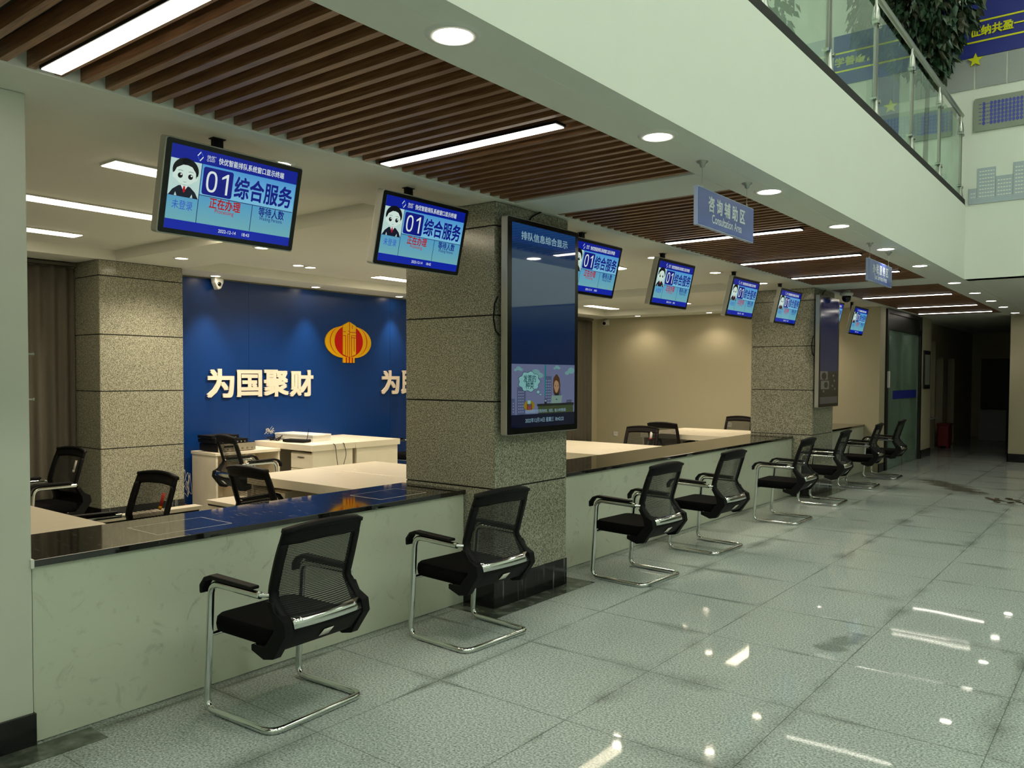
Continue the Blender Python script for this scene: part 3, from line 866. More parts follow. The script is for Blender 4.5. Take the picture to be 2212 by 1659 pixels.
def info_screen(full):
    w, h = 0.77, 1.40
    u = lambda f: (f - .5) * w
    v = lambda f: (.5 - f) * h
    mb = MB()
    a = 0.0005
    R = lambda u0, v0, u1, v1, l, mi: rect(mb, u(u0), v(v1), u(u1), v(v0), l * a, II[mi])
    P = lambda pts, l, mi: flat(mb, [(u(p), v(q)) for p, q in pts], l * a, II[mi])
    E_ = lambda cx, cy, rx, ry, l, mi, n=18: flat(mb, ell(u(cx), v(cy), rx * w, ry * h, n), l * a, II[mi])
    rect(mb, -w / 2, -h / 2, w / 2, h / 2, 0, II['i_grad'])
    if full:
        R(0, 0, 1, .095, 1, 'i_head')
    mb.text('排队信息综合显示', .06, (2 * a, u(.5), v(.055)), II['i_text' if full else 'i_dim'], .020, width=.56)
    R(0, .935, 1, 1, 1, 'i_foot')
    if not full:
        rect(mb, -w / 2, -h / 2, w / 2, h / 2, a * .5, II['i_night'])
        R(0, .69, 1, .935, 1, 'i_brown')
        R(0, .69, .42, .77, 2, 'i_grey')
        E_(.22, .735, .13, .035, 3, 'i_brown')
        R(.05, .78, .5, .86, 2, 'i_grey')
        E_(.33, .82, .10, .03, 3, 'i_brown')
        for q in ((.75, .73), (.8, .78), (.7, .83), (.84, .86), (.2, .88)):
            E_(q[0], q[1], .05, .012, 2, 'i_grey', 8)
        return mb
    R(0, .685, 1, .935, 1, 'i_pic')
    for cx, cy, s in ((.10, .71, .8), (.36, .735, 1.5), (.70, .70, .7), (.94, .72, 1.3)):
        for dx, dy, r in ((-.055, .006, .5), (0, -.004, .8), (.05, .004, .55)):
            if 0 < cx + dx * s - .055 * r * s and cx + dx * s + .055 * r * s < 1:
                E_(cx + dx * s, max(cy + dy * s, .687 + .016 * r * s), .055 * r * s, .016 * r * s, 2, 'i_cloud')
    for u0, u1, v0 in ((.0, .05, .855), (.08, .21, .80), (.50, .61, .745)):
        R(u0, v0, u1, .935, 2, 'i_build')
        q = u0 + .02
        while q < u1 - .02:
            z = v0 + .02
            while z < .92:
                R(q, z, q + .014, z + .006, 3, 'i_win')
                z += .014
            q += .03
    P([(.72, .745), (.68, .86), (.78, .86)], 2, 'i_build')
    R(.50, .685, .52, .845, 3, 'i_stripe')
    pts = [(.26 + (.155 + .012 * math.cos(9 * t)) * math.cos(t), .772 + (.048 + .004 * math.cos(9 * t)) * math.sin(t)) for t in [2 * math.pi * k / 60 for k in range(60)]]
    P([(.26 + (p - .26) * 1.05, .772 + (q - .772) * 1.05) for p, q in pts], 4, 'i_teal')
    P(pts, 5, 'i_bubble')
    mb.text('发票的', .055, (6 * a, u(.265), v(.757)), II['i_teal'], .010, width=.145)
    mb.text('种类', .055, (6 * a, u(.265), v(.79)), II['i_teal'], .010, width=.095)
    E_(.395, .825, .026, .010, 4, 'i_teal'); E_(.395, .825, .022, .008, 5, 'i_bubble')
    E_(.432, .838, .016, .006, 4, 'i_teal'); E_(.432, .838, .013, .0045, 5, 'i_bubble')
    P([(.63, .79), (.64, .755), (.68, .735), (.70, .735), (.74, .755), (.755, .79), (.745, .83), (.72, .845), (.66, .845), (.64, .83)], 4, 'i_hair')
    P([(.645, .80), (.655, .775), (.68, .765), (.72, .775), (.735, .80), (.71, .825), (.69, .832), (.67, .825)], 5, 'i_skin')
    E_(.67, .795, .006, .0035, 6, 'i_dark', 8); E_(.715, .795, .006, .0035, 6, 'i_dark', 8)
    R(.66, .833, .73, .85, 5, 'i_dark')
    P([(.61, .845), (.79, .845), (.77, .885), (.60, .885)], 6, 'i_laptop')
    E_(.69, .865, .012, .003, 7, 'i_dark', 8)
    R(.38, .885, .985, .897, 5, 'i_dark'); R(.395, .897, .975, .935, 4, 'i_desk')
    R(.495, .862, .53, .885, 6, 'i_dark'); R(.50, .865, .525, .875, 7, 'i_win')
    R(.86, .871, .95, .875, 6, 'i_dark'); R(.85, .88, .95, .884, 6, 'i_dark')
    E_(.26, .892, .082, .026, 4, 'i_yellow')
    R(.225, .883, .30, .913, 5, 'i_red'); R(.235, .866, .28, .883, 5, 'i_bubble'); R(.24, .886, .29, .891, 6, 'i_stripe')
    for i in range(3):
        for j in range(3):
            R(.238 + .02 * i, .895 + .006 * j, .246 + .02 * i, .898 + .006 * j, 6, 'i_win')
    mb.text('请选择需要的发票的种类、规范、输入申领数量', .026, (6 * a, u(.52), v(.921)), II['i_text'], 0, width=.50)
    mb.text('2022年12月14日 星期三 18:42:22', .036, (2 * a, u(.51), v(.966)), II['i_text'], .004, width=.47)
    return mb
def info_display(y, full, lab):
    t = thing('information_screen', lab, 'screen', (-3.40, y, 1.935), 0, 'tall information screens')
    MB().rprism(0.865, 1.485, 0.012, -0.055, -0.003).build('housing', 'silver', t, bevel=0.003)
    MB().rprism(0.853, 1.473, 0.010, -0.003, 0.0).build('bezel', 'black_gloss', t)
    info_screen(full).build('screen', ICM, t, loc=(0.0003, 0, 0.005))
    MB().box(-0.096, -0.30, -0.4, -0.056, 0.30, 0.4).build('wall_mount', 'black_plastic', t)
    MB().tube([(-0.075, -0.10, 0.75), (-0.08, -0.06, 0.79), (-0.085, 0.0, 0.82), (-0.075, 0.05, 0.845)], 0.006, 6).tube([(-0.075, -0.44, 0.20), (-0.08, -0.47, 0.15), (-0.085, -0.475, 0.05), (-0.08, -0.46, -0.03), (-0.07, -0.43, -0.06)], 0.006, 6).build('power_cord', 'black_plastic', t)
    return t
info_display(4.735, True, 'tall upright information screen with a cartoon picture, on the first granite column')
info_display(11.33, False, 'dark upright information screen on the second granite column')

# ================================================================== HANGING SIGNS
def sign(y0, y1, zb, zt, lines, lab):
    y = (y0 + y1) / 2
    hw, hz = (y1 - y0) / 2, (zt - zb) / 2
    t = thing('hanging_sign', lab, 'sign', (-1.95, y, (zb + zt) / 2), 0, 'blue hanging signs')
    MB().box(-0.014, -hw, -hz, 0.008, hw, hz).build('board', 'sign_edge', t)
    MB().box(0.0082, -hw + .008, -hz + .006, 0.0095, hw, hz - .004).build('face', 'sign_blue', t)
    mb = MB()
    mb.text(lines[0], 0.09, (0.0100, 0, hz * .28), 0, .028, width=hw * 1.30)
    mb.text(lines[1], 0.068, (0.0100, 0, -hz * .45), 0, .010, width=hw * 1.06)
    mb.build('lettering', 'sign_text', t)
    top = ZS - (zb + zt) / 2
    for s in (-1, 1):
        w = MB().cyl((-.003, s * hw * .80, hz + .0005), (-.003, s * hw * .80, top - .02), 0.0015, 6).cyl((-.003, s * hw * .80, hz), (-.003, s * hw * .80, hz + .02), 0.004, 6).build('wire', 'steel', t)
        MB().lathe([(0.004, -0.035), (0.012, -0.03), (0.016, -0.015), (0.030, -0.006), (0.032, -0.0005)], 14, mat=Matrix.Translation((-.003, s * hw * .80, top))).build('ceiling_hook', 'steel', t)
sign(4.115, 4.905, 2.425, 2.635, ('咨 询 辅 助 区', 'Consultation Area'), 'blue hanging Consultation Area sign, the nearer of two hanging signs')
sign(7.535, 8.36, 2.448, 2.642, ('办 税 服 务 区', 'Tax Service Area'), 'smaller looking blue hanging sign farther down the hall')

# ================================================================== CHAIRS
def back_profile(s):
    """side outline of the back, s from 0 (top) to 1 (bottom): x, z"""
    pts = [(0.0, .270, .915), (.28, .222, .775), (.52, .178, .630), (.62, .192, .585), (.78, .275, .500), (.86, .290, .455), (1.0, .200, .345)]
    for (a, xa, za), (b, xb, zb) in zip(pts, pts[1:]):
        if s <= b:
            f = (s - a) / (b - a)
            return xa + (xb - xa) * f, za + (zb - za) * f
    return pts[-1][1:]
def back_pt(s, t):
    x, z = back_profile(s)
    hw = .232 + .018 * math.sin(min(s / .8, 1) * math.pi) * .6 + (.012 if s > .6 else 0)
    y = (t * 2 - 1) * hw
    bow = 1 - (2 * t - 1) ** 2
    x += .038 * bow * (1 if s < .7 else max(0, 1 - (s - .7) / .3))
    z += .022 * bow * max(0, 1 - s / .3)
    return Vector((x, y, z))
def strip(mb, s0, s1, t0, t1, ns, nt, th, mi=0):
    def fn(u, v):
        s, t = s0 + (s1 - s0) * u, t0 + (t1 - t0) * v
        p = back_pt(s, t)
        d = 0.004
        a = back_pt(min(1, s + d), t) - back_pt(max(0, s - d), t)
        b = back_pt(s, min(1, t + d)) - back_pt(s, max(0, t - d))
        return p, a.cross(b).normalized()
    mb.sheet(fn, ns, nt, th, mi)
def arcpath(pts, r, n=5):
    """polyline with rounded corners"""
    P = [Vector(p) for p in pts]
    out = [P[0]]
    for a, b, c in zip(P, P[1:], P[2:]):
        d0, d1 = (a - b), (c - b)
        rr = min(r, d0.length * .49, d1.length * .49)
        p0, p1 = b + d0.normalized() * rr, b + d1.normalized() * rr
        for k in range(n + 1):
            f = k / n
            out.append(p0 * (1 - f) ** 2 + b * 2 * f * (1 - f) + p1 * f ** 2)
    out.append(P[-1])
    return out
def make_chair(frame_mat='black_plastic'):
    t = thing('mesh_chair', '', 'chair', (0, 0, 0))
    # one continuous chrome sled frame
    hw = .274
    side = lambda s: [(.160, s * hw, .617), (-.198, s * hw, .622), (-.238, s * hw, .014), (.236, s * hw, .014)]
    path = arcpath(side(-1)[:-1] + [(.236, -hw, .014), (.236, hw, .014)] + side(1)[:-1][::-1], .062, 6)
    fr = MB().tube(path, .0172, 10)
    for x, z in ((-.212, .372),):
        fr.tube([(x, -hw, z), (x, hw, z)], .011, 8)
    fr.tube([(.10, -hw + .02, .372), (.10, hw - .02, .372)], .011, 8)
    for s in (-1, 1):
        fr.tube([(.152, s * hw, .617), (.182, s * .243, .614)], .011, 8)
    fr.build('sled_frame', 'chrome', t)
    for s in (-1, 1):
        MB().box(-.235, s * hw - .012, 0.0, -.165, s * hw + .012, .004).build('foot_pad', 'white_plastic', t)
        # arm pad that wraps round the front bend
        prof = [(.125, .638), (.125, .654), (-.180, .664), (-.226, .648), (-.260, .608), (-.258, .568), (-.244, .568), (-.238, .600), (-.212, .632), (-.18, .642)]
        MB().prism(prof[::-1], s * hw - .025, s * hw + .025, 'XZ').build('arm_pad', 'black_plastic', t, bevel=0.006)
    # seat
    sp = rrect(.47, .485, .06, -.015, 0, 6)
    st = MB()
    n = len(sp)
    lev = [(.372, .93), (.382, .985), (.41, 1.0), (.44, .985), (.452, .94)]
    vs = []
    for z, k in lev:
        for u, v in sp:
            vs.append((-.015 + (u + .015) * k, v * k, z + .012 * (-(u) / .25 if u < 0 else 0) * 0.4))
    fs = [list(range(n))[::-1], list(range((len(lev) - 1) * n, len(lev) * n))]
    st.add(vs, fs)
    st.add(vs, [(i * n + k, i * n + (k + 1) % n, (i + 1) * n + (k + 1) % n, (i + 1) * n + k) for i in range(len(lev) - 1) for k in range(n)], 0, None, True)
    st.build('seat', 'black_fabric', t)
    # back
    bk = MB()
    strip(bk, 0, .145, 0, 1, 4, 12, .022)
    strip(bk, 0, .035, 0, 1, 1, 12, .036)
    strip(bk, .135, .76, 0, .08, 16, 2, .026)
    strip(bk, .135, .76, .92, 1, 16, 2, .026)
    bk.build('back_frame', frame_mat, t)
    mm = MB()
    strip(mm, .14, .755, .075, .925, 18, 12, .003)
    mm.build('back_mesh', 'mesh', t)
    lw = MB()
    strip(lw, .745, .97, .04, .96, 6, 8, .018)
    for s in (-1, 1):
        prof = [(.176, .590), (.214, .590), (.240, .545), (.300, .515), (.310, .455), (.225, .335), (.160, .322), (.075, .350), (.075, .378), (.165, .380), (.232, .46), (.222, .51)]
        lw.prism(prof[::-1], s * .236 - .024, s * .236 + .024, 'XZ')
    lw.build('lumbar_support', frame_mat, t, bevel=0.004)
    ch = MB()
    def bar(u, v):
        s, tt = .742 + .092 * u, .08 + .84 * v
        p = back_pt(s, tt) + Vector((.0155, 0, .004))
        return p, Vector((1, 0, .7)).normalized()
    ch.sheet(bar, 2, 8, .004)
    ch.build('chrome_bar', 'chrome', t)
    lb = MB()
    def lab_(u, v):
        s, tt = .882 + .05 * u, .44 + .12 * v
        return back_pt(s, tt) + Vector((.014, 0, -.008)), Vector((.8, 0, -.6))
    lb.sheet(lab_, 1, 1, .001)
    lb.build('sticker', 'white_paper', t)
    return t
CH = [(-3.27, 2.415, 3, 'black mesh chair nearest the camera, at the first counter'),
      (-3.27, 3.775, -3, 'black mesh chair in front of the first granite column'),
      (-3.19, 5.715, -3.5, 'black mesh chair just past the first granite column, at the long counter'),
      (-3.225, 7.10, -3, 'second black mesh chair along the long middle counter'),
      (-3.185, 9.03, 1, 'third black mesh chair along the long middle counter'),
      (-3.235, 10.60, 3, 'black mesh chair in front of the second granite column'),
      (-3.31, 12.52, 4, 'black mesh chair just past the second granite column'),
      (-3.31, 13.90, 2, 'farthest black mesh chair, in front of the glass door')]
ch0 = make_chair()
for i, (x, y, a, lab) in enumerate(CH):
    if i == 0:
        c = ch0
        c.location = (x, y, 0)
        c.rotation_euler = (0, 0, math.radians(a))
    else:
        c = copy_thing(ch0, (x, y, 0), math.radians(a))
    c['label'] = lab
    c['group'] = 'visitor chairs along the counters'
ch1 = make_chair('brown_plastic')
# office chairs: angle 0 faces -X; +90 deg faces -Y; -90 deg faces +Y
OC = [(-5.32, 2.62, 92, 'black office chair with a red tag on its mesh back, at the near left desk'),
      (-5.19, 3.76, -88, 'black office chair turned to the white desks beside the first granite column'),
      (-7.70, 3.10, 94, 'black office chair in front of the curtain, with a white tag'),
      (-7.99, 5.40, -98, 'black office chair at the rear desk with the amplifiers'),
      (-8.6, 8.55, 88, 'black office chair just showing left of the first granite column'),
      (-5.27, 9.33, 93, 'dark office chair with a white tag, at the desks behind the long counter'),
      (-5.55, 10.92, -88, 'dark office chair facing the farther desks behind the long counter'),
      (-5.40, 12.88, 90, 'dark office chair left of the second granite column'),
      (-4.9, 13.75, 100, 'dark office chair half hidden by the second granite column')]
och = []
for i, (x, y, a, lab) in enumerate(OC):
    src = ch0 if i < 5 else ch1
    if i == 5:
        c = ch1
        c.location = (x, y, 0)
        c.rotation_euler = (0, 0, math.radians(a))
    else:
        c = copy_thing(src, (x, y, 0), math.radians(a))
    c['label'] = lab
    c['group'] = 'staff chairs in the office'
    och.append(c)
# hanging tags belong to single chairs
def hang_tag(ch, mats, y=.10, s=.30, front=True):
    mb = MB()
    d = -0.012 if front else 0.012
    p = back_pt(s, .5 + y / .5)
    q = back_pt(s + .17, .5 + y / .5)
    ax = (q - p)
    mb.sheet(lambda u, v: (p + ax * u + Vector((d, (v - .5) * .036, 0)), Vector((1, 0, 0))), 1, 1, .002, 0)
    mb.sheet(lambda u, v: (p + ax * (.84 + .2 * u) + Vector((d * 1.15, (v - .5) * .034, 0)), Vector((1, 0, 0))), 1, 1, .002, 1)
    o = mb.build('hanging_tag', mats, ch)
    o['label'] = 'red paper tag' if mats[0] == 'red' else 'white paper tag'
hang_tag(och[0], ['red', 'gold'], -.12, .24)
hang_tag(och[2], ['white_paper', 'white_paper'], -.12, .20)
hang_tag(och[5], ['white_paper', 'red'], -.14, .12)

# ================================================================== DESKS
def desk(x0, x1, y0, y1, front, lab, thick=.075, top=.755, pedx='l', holes=True):
    """laminate desk; front = -1 when the sitter's side is at y0, +1 when it is at y1"""
    t = thing('office_desk', lab, 'desk', ((x0 + x1) / 2, (y0 + y1) / 2, 0), 0, 'cream office desks')
    hx, hy = (x1 - x0) / 2 - .002, (y1 - y0) / 2 - .002
    tp = MB().box(-hx, -hy, top - thick, hx, hy, top)
    o = tp.build('desktop', 'desk', t, bevel=.003)
    for a in (-hx + .02, hx - .045):
        MB().box(a, -hy + .03, 0, a + .025, hy - .03, top - thick - .001).build('side_panel', 'desk', t)
    yb = -front * (hy - .05)
    MB().box(-hx + .046, min(yb, yb + .02), .12, hx - .046, max(yb, yb + .02), top - thick - .001).build('back_panel', 'desk', t)
    # pedestal with three drawers
    px = (-hx + .05) if pedx == 'l' else hx - .47
    yf = front * (hy - .06)
    ped = MB().box(px, min(yf, yf - front * .45), .06, px + .42, max(yf, yf - front * .45), top - thick - .03)
    pd = ped.build('pedestal', 'desk', t, bevel=.002)
    for k in range(3):
        z0 = .08 + k * .19
        MB().box(px + .01, min(yf, yf + front * .018), z0, px + .41, max(yf, yf + front * .018), z0 + .18).build('drawer', 'desk', pd)
        MB().box(px + .15, min(yf + front * .018, yf + front * .03), z0 + .13, px + .27, max(yf + front * .018, yf + front * .03), z0 + .142).build('drawer_handle', 'steel', pd)
    for gx in (-.35, .30) if holes else ():
        MB().lathe([(.0005, .004), (.024, .004), (.030, .0005)], 16, mat=Matrix.Translation((gx, -front * (hy - .10), top))).build('cable_grommet', 'desk', t)
    return t
desk(-5.98, -4.375, 1.50, 2.205, 1, 'cream desk behind the left end of the first counter, beside the white pillar')
desk(-5.97, -4.375, 4.02, 4.74, -1, 'cream desk left of the first granite column, nearest of its pair')
desk(-5.97, -4.375, 4.745, 5.465, 1, 'cream desk behind the first granite column, rear one of its pair')
desk(-9.02, -7.86, 6.19, 6.87, -1, 'cream rear desk with loose cables on top, against the blue wall', pedx='r', holes=False)
desk(-9.02, -7.86, 6.875, 7.65, 1, 'cream rear desk right of the one with cables, against the blue wall', pedx='r')
desk(-6.0, -4.375, 7.46, 8.17, -1, 'cream desk behind the long counter, nearer one of the first pair')
desk(-6.0, -4.375, 8.175, 8.89, 1, 'cream desk behind the long counter, farther one of the first pair')
desk(-6.0, -4.375, 10.83, 11.58, -1, 'cream desk behind the long counter, nearer one of the far pair', pedx='r')
desk(-6.0, -4.375, 11.585, 12.31, 1, 'cream desk behind the long counter, farther one of the far pair', pedx='r')

# low side cabinets
def low_cabinet(x0, x1, y0, y1, h, lab, name='side_cabinet'):
    t = thing(name, lab, 'cabinet', ((x0 + x1) / 2, (y0 + y1) / 2, 0), 0)
    hx, hy = (x1 - x0) / 2, (y1 - y0) / 2
    MB().box(-hx, -hy, 0, hx - .02, hy, h - .045).build('body', 'desk', t)
    MB().box(-hx, -hy, h - .03, hx, hy, h).build('top_board', 'desk', t, bevel=.002)
    MB().box(-hx + .01, -hy + .01, h - .0448, hx - .03, hy - .01, h - .0302).build('shadow_gap', 'desk_in', t)
    n = 2
    for k in range(n):
        a, b = -hy + .01 + k * (2 * hy - .02) / n, -hy + .01 + (k + 1) * (2 * hy - .02) / n - .006
        d = MB().box(hx - .02, a, .03, hx - .004, b, h - .05).build('door', 'desk', t)
        MB().box(hx - .004, b - .06, h - .22, hx + .006, b - .045, h - .10).build('door_handle', 'steel', d)
    return t
low_cabinet(-6.10, -5.985, 2.30, 3.62, .545, 'low narrow cream side cabinet behind the red tagged office chair')
low_cabinet(-6.0, -5.55, 3.66, 3.97, .585, 'small cream drawer box left of the chair beside the first column')
t = thing('side_cabinet', 'open cream side cabinet carrying amplifiers in front of the blue wall', 'cabinet', (-8.72, 5.74, 0))
MB().box(-.26, -.455, .655, .26, .44, .69).build('top_board', 'desk', t, bevel=.002)
MB().box(-.25, -.445, 0, .25, -.42, .654).box(-.25, -.05, .0, .25, -.03, .654).box(-.25, .41, 0, .25, .435, .654).box(-.25, -.42, .08, .25, .41, .10).box(-.25, -.42, 0, -.23, .41, .654).build('carcass', 'desk', t)
MB().box(.20, -.02, .36, .24, .40, .38).build('shelf', 'desk', t)

# amplifiers stacked on the open cabinet
def amplifier(x, y, z, wx, wy, h, face, lab, knobs):
    t = thing('amplifier', lab, 'amplifier', (x, y, z), 0, 'stacked amplifiers')
    MB().box(-wx / 2, -wy / 2, .008, wx / 2 - .01, wy / 2, h).build('case', 'black_plastic', t, bevel=.002)
    MB().box(wx / 2 - .01, -wy / 2, .008, wx / 2, wy / 2, h).build('front_plate', face, t)
    for k in range(knobs):
        yy = -wy / 2 + .05 + (wy - .1) * k / (knobs - 1)
        MB().cyl((wx / 2, yy, h * .35), (wx / 2 + .012, yy, h * .35), .010, 10).build('knob', 'steel', t)
    MB().box(wx / 2, -wy * .36, h * .55, wx / 2 + .002, -wy * .10, h * .78).build('display_window', 'black_gloss', t)
    for s in (-1, 1):
        MB().box(-wx * .4, s * wy * .4 - .02, 0, wx * .4, s * wy * .4 + .02, .008).build('foot', 'black_plastic', t)
    return t
amplifier(-8.70, 5.60, .690, .40, .50, .095, 'amp', 'silver fronted amplifier, bottom of the stack on the open cabinet', 7)
amplifier(-8.72, 5.55, .786, .36, .44, .05, 'black_plastic', 'slim black mixer unit in the middle of the amplifier stack', 8)
amplifier(-8.74, 5.50, .837, .30, .36, .045, 'black_plastic', 'small black unit on top of the amplifier stack', 5)

# things on the rear desk
t = thing('white_carton', 'flat white carton on the rear desk by the blue wall', 'box', (-8.66, 6.67, .756), math.radians(4))
MB().box(-.36, -.15, 0, .36, .15, .062).build('tray', 'white_plastic', t, bevel=.002)
MB().box(-.366, -.156, .063, .366, .156, .085).build('lid', 'white_plastic', t, bevel=.004)
t = thing('network_router', 'dark blue router lying in front of the white carton', 'router', (-8.40, 6.38, .756), math.radians(12))
MB().prism(rrect(.34, .16, .02), .004, .036, 'XY').build('body', 'black_plastic', t, bevel=.004)
MB().cyl((.10, .07, .03), (.10, .11, .16), .004, 6).build('antenna', 'black_plastic', t)
MB().box(-.14, -.07, 0, .14, .07, .004).build('base_pad', 'black_plastic', t)
tag(MB().box(-.10, -.06, 0, .10, .06, .0012).build('paper_sheet', 'white_paper', None, loc=(-8.02, 6.36, .7555)), 'white paper sheet on the front edge of the rear desk', 'paper')
tag(MB().tube(arcpath([(-7.857, 6.51, .757), (-7.856, 6.54, .74), (-7.838, 6.56, .5), (-7.836, 6.60, .28), (-7.838, 6.66, .5), (-7.836, 6.70, .62), (-7.857, 6.68, .75), (-7.857, 6.66, .757)], .04), .004, 6).build('hanging_cable', 'black_plastic'), 'thin dark cable looping down the side of the rear desk', 'cable')
def tangle(name, cx, cy, z, rx, ry, hz, n, r, mat, lab):
    mb = MB()
    for k in range(n):
        p = []
        a = random.uniform(0, 6.28)
        for j in range(14):
            a += random.uniform(.3, .9)
            q = random.uniform(.3, 1)
            p.append((cx + rx * q * math.cos(a), cy + ry * q * math.sin(a), z + r + hz * random.random() ** 2))
        mb.tube(arcpath(p, .2, 3), r, 5)
    return tag(mb.build(name, mat), lab, 'cables', kind='stuff')
tangle('cable_tangle', -8.83, 6.36, .755, .12, .13, .06, 5, .003, 'black_plastic', 'tangle of thin dark cables on the left of the rear desk')
tangle('white_cable_coil', -8.93, 6.36, .83, .05, .09, .12, 2, .003, 'cable_white', 'coil of white cable standing behind the tangle on the rear desk')
tangle('red_cable_tangle', -8.82, 5.05, 0, .13, .18, .10, 7, .005, 'cable_red', 'tangle of red cables on the floor at the foot of the blue wall')
tangle('white_cable_tangle', -8.95, 5.18, 0.12, .05, .10, .45, 2, .0025, 'cable_white', 'loose white cables rising against the blue wall')

# ================================================================== CURTAINS
def curtain(y0, y1, lab, x=-9.0):
    t = thing('curtain', lab, 'curtain', (x, y0, 0), 0, 'taupe curtains')
    L = y1 - y0
    n = max(4, int(L / .13))
    def fn(u, v):
        ph = u * n * 2 * math.pi
        k = .6 + .4 * (1 - v)
        xx = .035 * k * math.sin(ph) + .012 * math.sin(ph * .37 + 1)
        return Vector((xx, u * L, .02 + 2.70 * v)), Vector((1, -.5 * math.cos(ph), 0)).normalized()
    MB().sheet(fn, n * 8, 6, .004).build('cloth', 'curtain', t)
    MB().box(-.03, 0, 2.735, .03, L, 2.765).build('track', 'curtain', t)
curtain(1.6, 3.98, 'taupe curtain left of the rear granite column')
curtain(12.9, 14.2, 'taupe curtain in the far corner beside the cream wall')
for z, w in ((1.684, 'upper'), (1.49, 'lower')):
    t = thing('wall_pin', w + ' of two small metal pins on the edge of the near white pillar', 'pin', (-3.775, 1.4705, z), 0, 'metal pins on the pillar edge')
    MB().cyl((0, .0005, 0), (0, .022, 0), .004, 8).build('shank', 'steel', t)
    MB().cyl((0, .0221, 0), (0, .026, 0), .006, 8).build('head', 'steel', t)

# ================================================================== WALL LETTERS AND EMBLEM
def wall_letter(ch, y0, y1, z0, z1, lab):
    vs, fs, w, h = glyphs(ch, .030, .08)
    ky, kz = (y1 - y0) / w, (z1 - z0) / h
    mb = MB()
    mb.add([(.018 + z * .22, (x - w / 2) * ky, (y - h / 2) * kz) for x, y, z in vs], fs)
    o = mb.build('wall_letter', 'letter', None, loc=(-9.028, (y0 + y1) / 2, (z0 + z1) / 2))
    return tag(o, lab, 'letter', 'raised characters on the blue wall')
wall_letter('为', 5.53, 5.88, 1.325, 1.66, 'first raised cream character on the blue wall, counted from the left')
wall_letter('国', 5.945, 6.285, 1.33, 1.65, 'second raised cream character on the blue wall, a closed square shape')
wall_letter('聚', 6.335, 6.70, 1.325, 1.655, 'third raised cream character on the blue wall, left of the emblem')
wall_letter('财', 6.745, 7.105, 1.32, 1.655, 'fourth raised cream character on the blue wall, last before the emblem')
wall_letter('为', 8.39, 8.735, 1.327, 1.662, 'raised cream character right of the emblem on the blue wall')
wall_letter('民', 8.80, 9.14, 1.327, 1.662, 'raised cream character cut off by the first granite column')
t = thing('wall_emblem', 'gold and red lantern shaped emblem on the blue wall', 'emblem', (-9.03, 7.755, 2.06))
ey, ez = .423, .29
outer = [(-.105, -.215), (-.105, -.285), (.105, -.285), (.105, -.215)]
right = [(.105 + (ey - .105) * math.sin(a) ** 1.12, .008 + .224 * -math.cos(a)) for a in [math.pi * k / 16 for k in range(1, 16)]]
outl = outer + right + [(.115, .24), (-.115, .24)] + [(-u, v) for u, v in right[::-1]]
MB().prism(outl, .0, .02).build('gold_back', 'gold', t)
rl = MB()
def ring(k0, k1, x, n=26):
    """thin red line bowed on both sides"""
    for s in (-1, 1):
        pa = [(s * (.06 + k0 * math.sin(a)), .02 + .225 * -math.cos(a)) for a in [math.pi * (.06 + .90 * k / n) for k in range(n + 1)]]
        pb = [(s * (.06 + (k0 - k1) * math.sin(a)), .02 + .225 * -math.cos(a)) for a in [math.pi * (.06 + .90 * k / n) for k in range(n + 1)]]
        for i in range(n):
            q = [pa[i], pa[i + 1], pb[i + 1], pb[i]]
            rl.add([(x, u, v) for u, v in q], [(0, 1, 2, 3) if s > 0 else (3, 2, 1, 0)])
ring(.285, .013, .0212)
rl.prism([(u, v) for u, v in ell(0, .02, .262, .225, 40)], .0201, .0208)
rl.build('red_inlay', 'emblem_red', t)
tw = MB().prism([(-.118, -.165), (0, -.205), (.118, -.165), (.118, .245), (0, .30), (-.118, .245)], .0, .034)
tw.build('gold_tower', 'gold', t, bevel=.002)
li = MB()
for u, v0, v1 in ((0, -.285, .30), (-.035, -.19, .12), (.035, -.19, .11), (-.075, -.175, .10), (.085, -.12, .08), (-.055, -.285, -.21), (.055, -.285, -.21), (.05, .20, .25)):
    li.box(.0, u - .0045, v0, .0352 if abs(v0) < .2 or u == 0 else .0352, u + .0045, v1)
for u0, u1, v in ((-.115, -.07, .155), (-.03, 0, .165), (0, .115, .15), (-.115, -.07, .10), (-.035, 0, .125), (.035, .115, .075), (.05, .115, .105)):
    li.box(.0, u0, v - .0045, .0352, u1, v + .0045)
li.build('red_lines', 'emblem_red', t)

# ================================================================== CAMERAS, SOCKETS
t = thing('dome_camera', 'white security camera under the ceiling on the blue wall', 'security camera', (-8.93, 5.62, ZS))
MB().lathe([(.0005, -.005), (.06, -.005), (.065, -.0005)], 20).build('mount', 'white_plastic', t)
MB().prism([(-.06, -.002), (.06, -.002), (.062, -.06), (.03, -.135), (-.01, -.155), (-.05, -.07)], -.055, .045).build('body', 'white_plastic', t, bevel=.012)
MB().ball((.035, 0, -.085), .028, .028, .028).build('lens', 'black_gloss', t)
t = thing('bullet_camera', 'small white camera at the top of the far cream wall', 'security camera', (-8.82, 14.42, 2.70))
MB().box(-.05, .03, -.05, .05, .078, .07).build('bracket', 'white_plastic', t, bevel=.008)
MB().cyl((0, .03, 0), (0.01, -.06, -.02), .05, 16).build('body', 'white_plastic', t)
MB().cyl((0.01, -.0605, -.02), (0.012, -.075, -.023), .035, 14).build('lens', 'black_gloss', t)
t = thing('ptz_camera', 'round turning camera under the ceiling at the second granite column', 'security camera', (-3.27, 11.62, ZS))
MB().lathe([(.0005, -.01), (.05, -.01), (.05, -.0005)], 16).build('mount', 'white_plastic', t)
MB().lathe([(.0005, -.075), (.07, -.075), (.085, -.055), (.085, -.03), (.05, -.011)], 18).build('shell', 'white_plastic', t)
MB().ball((0, 0, -.10), .062, .062, .062).build('eye', 'black_gloss', t)
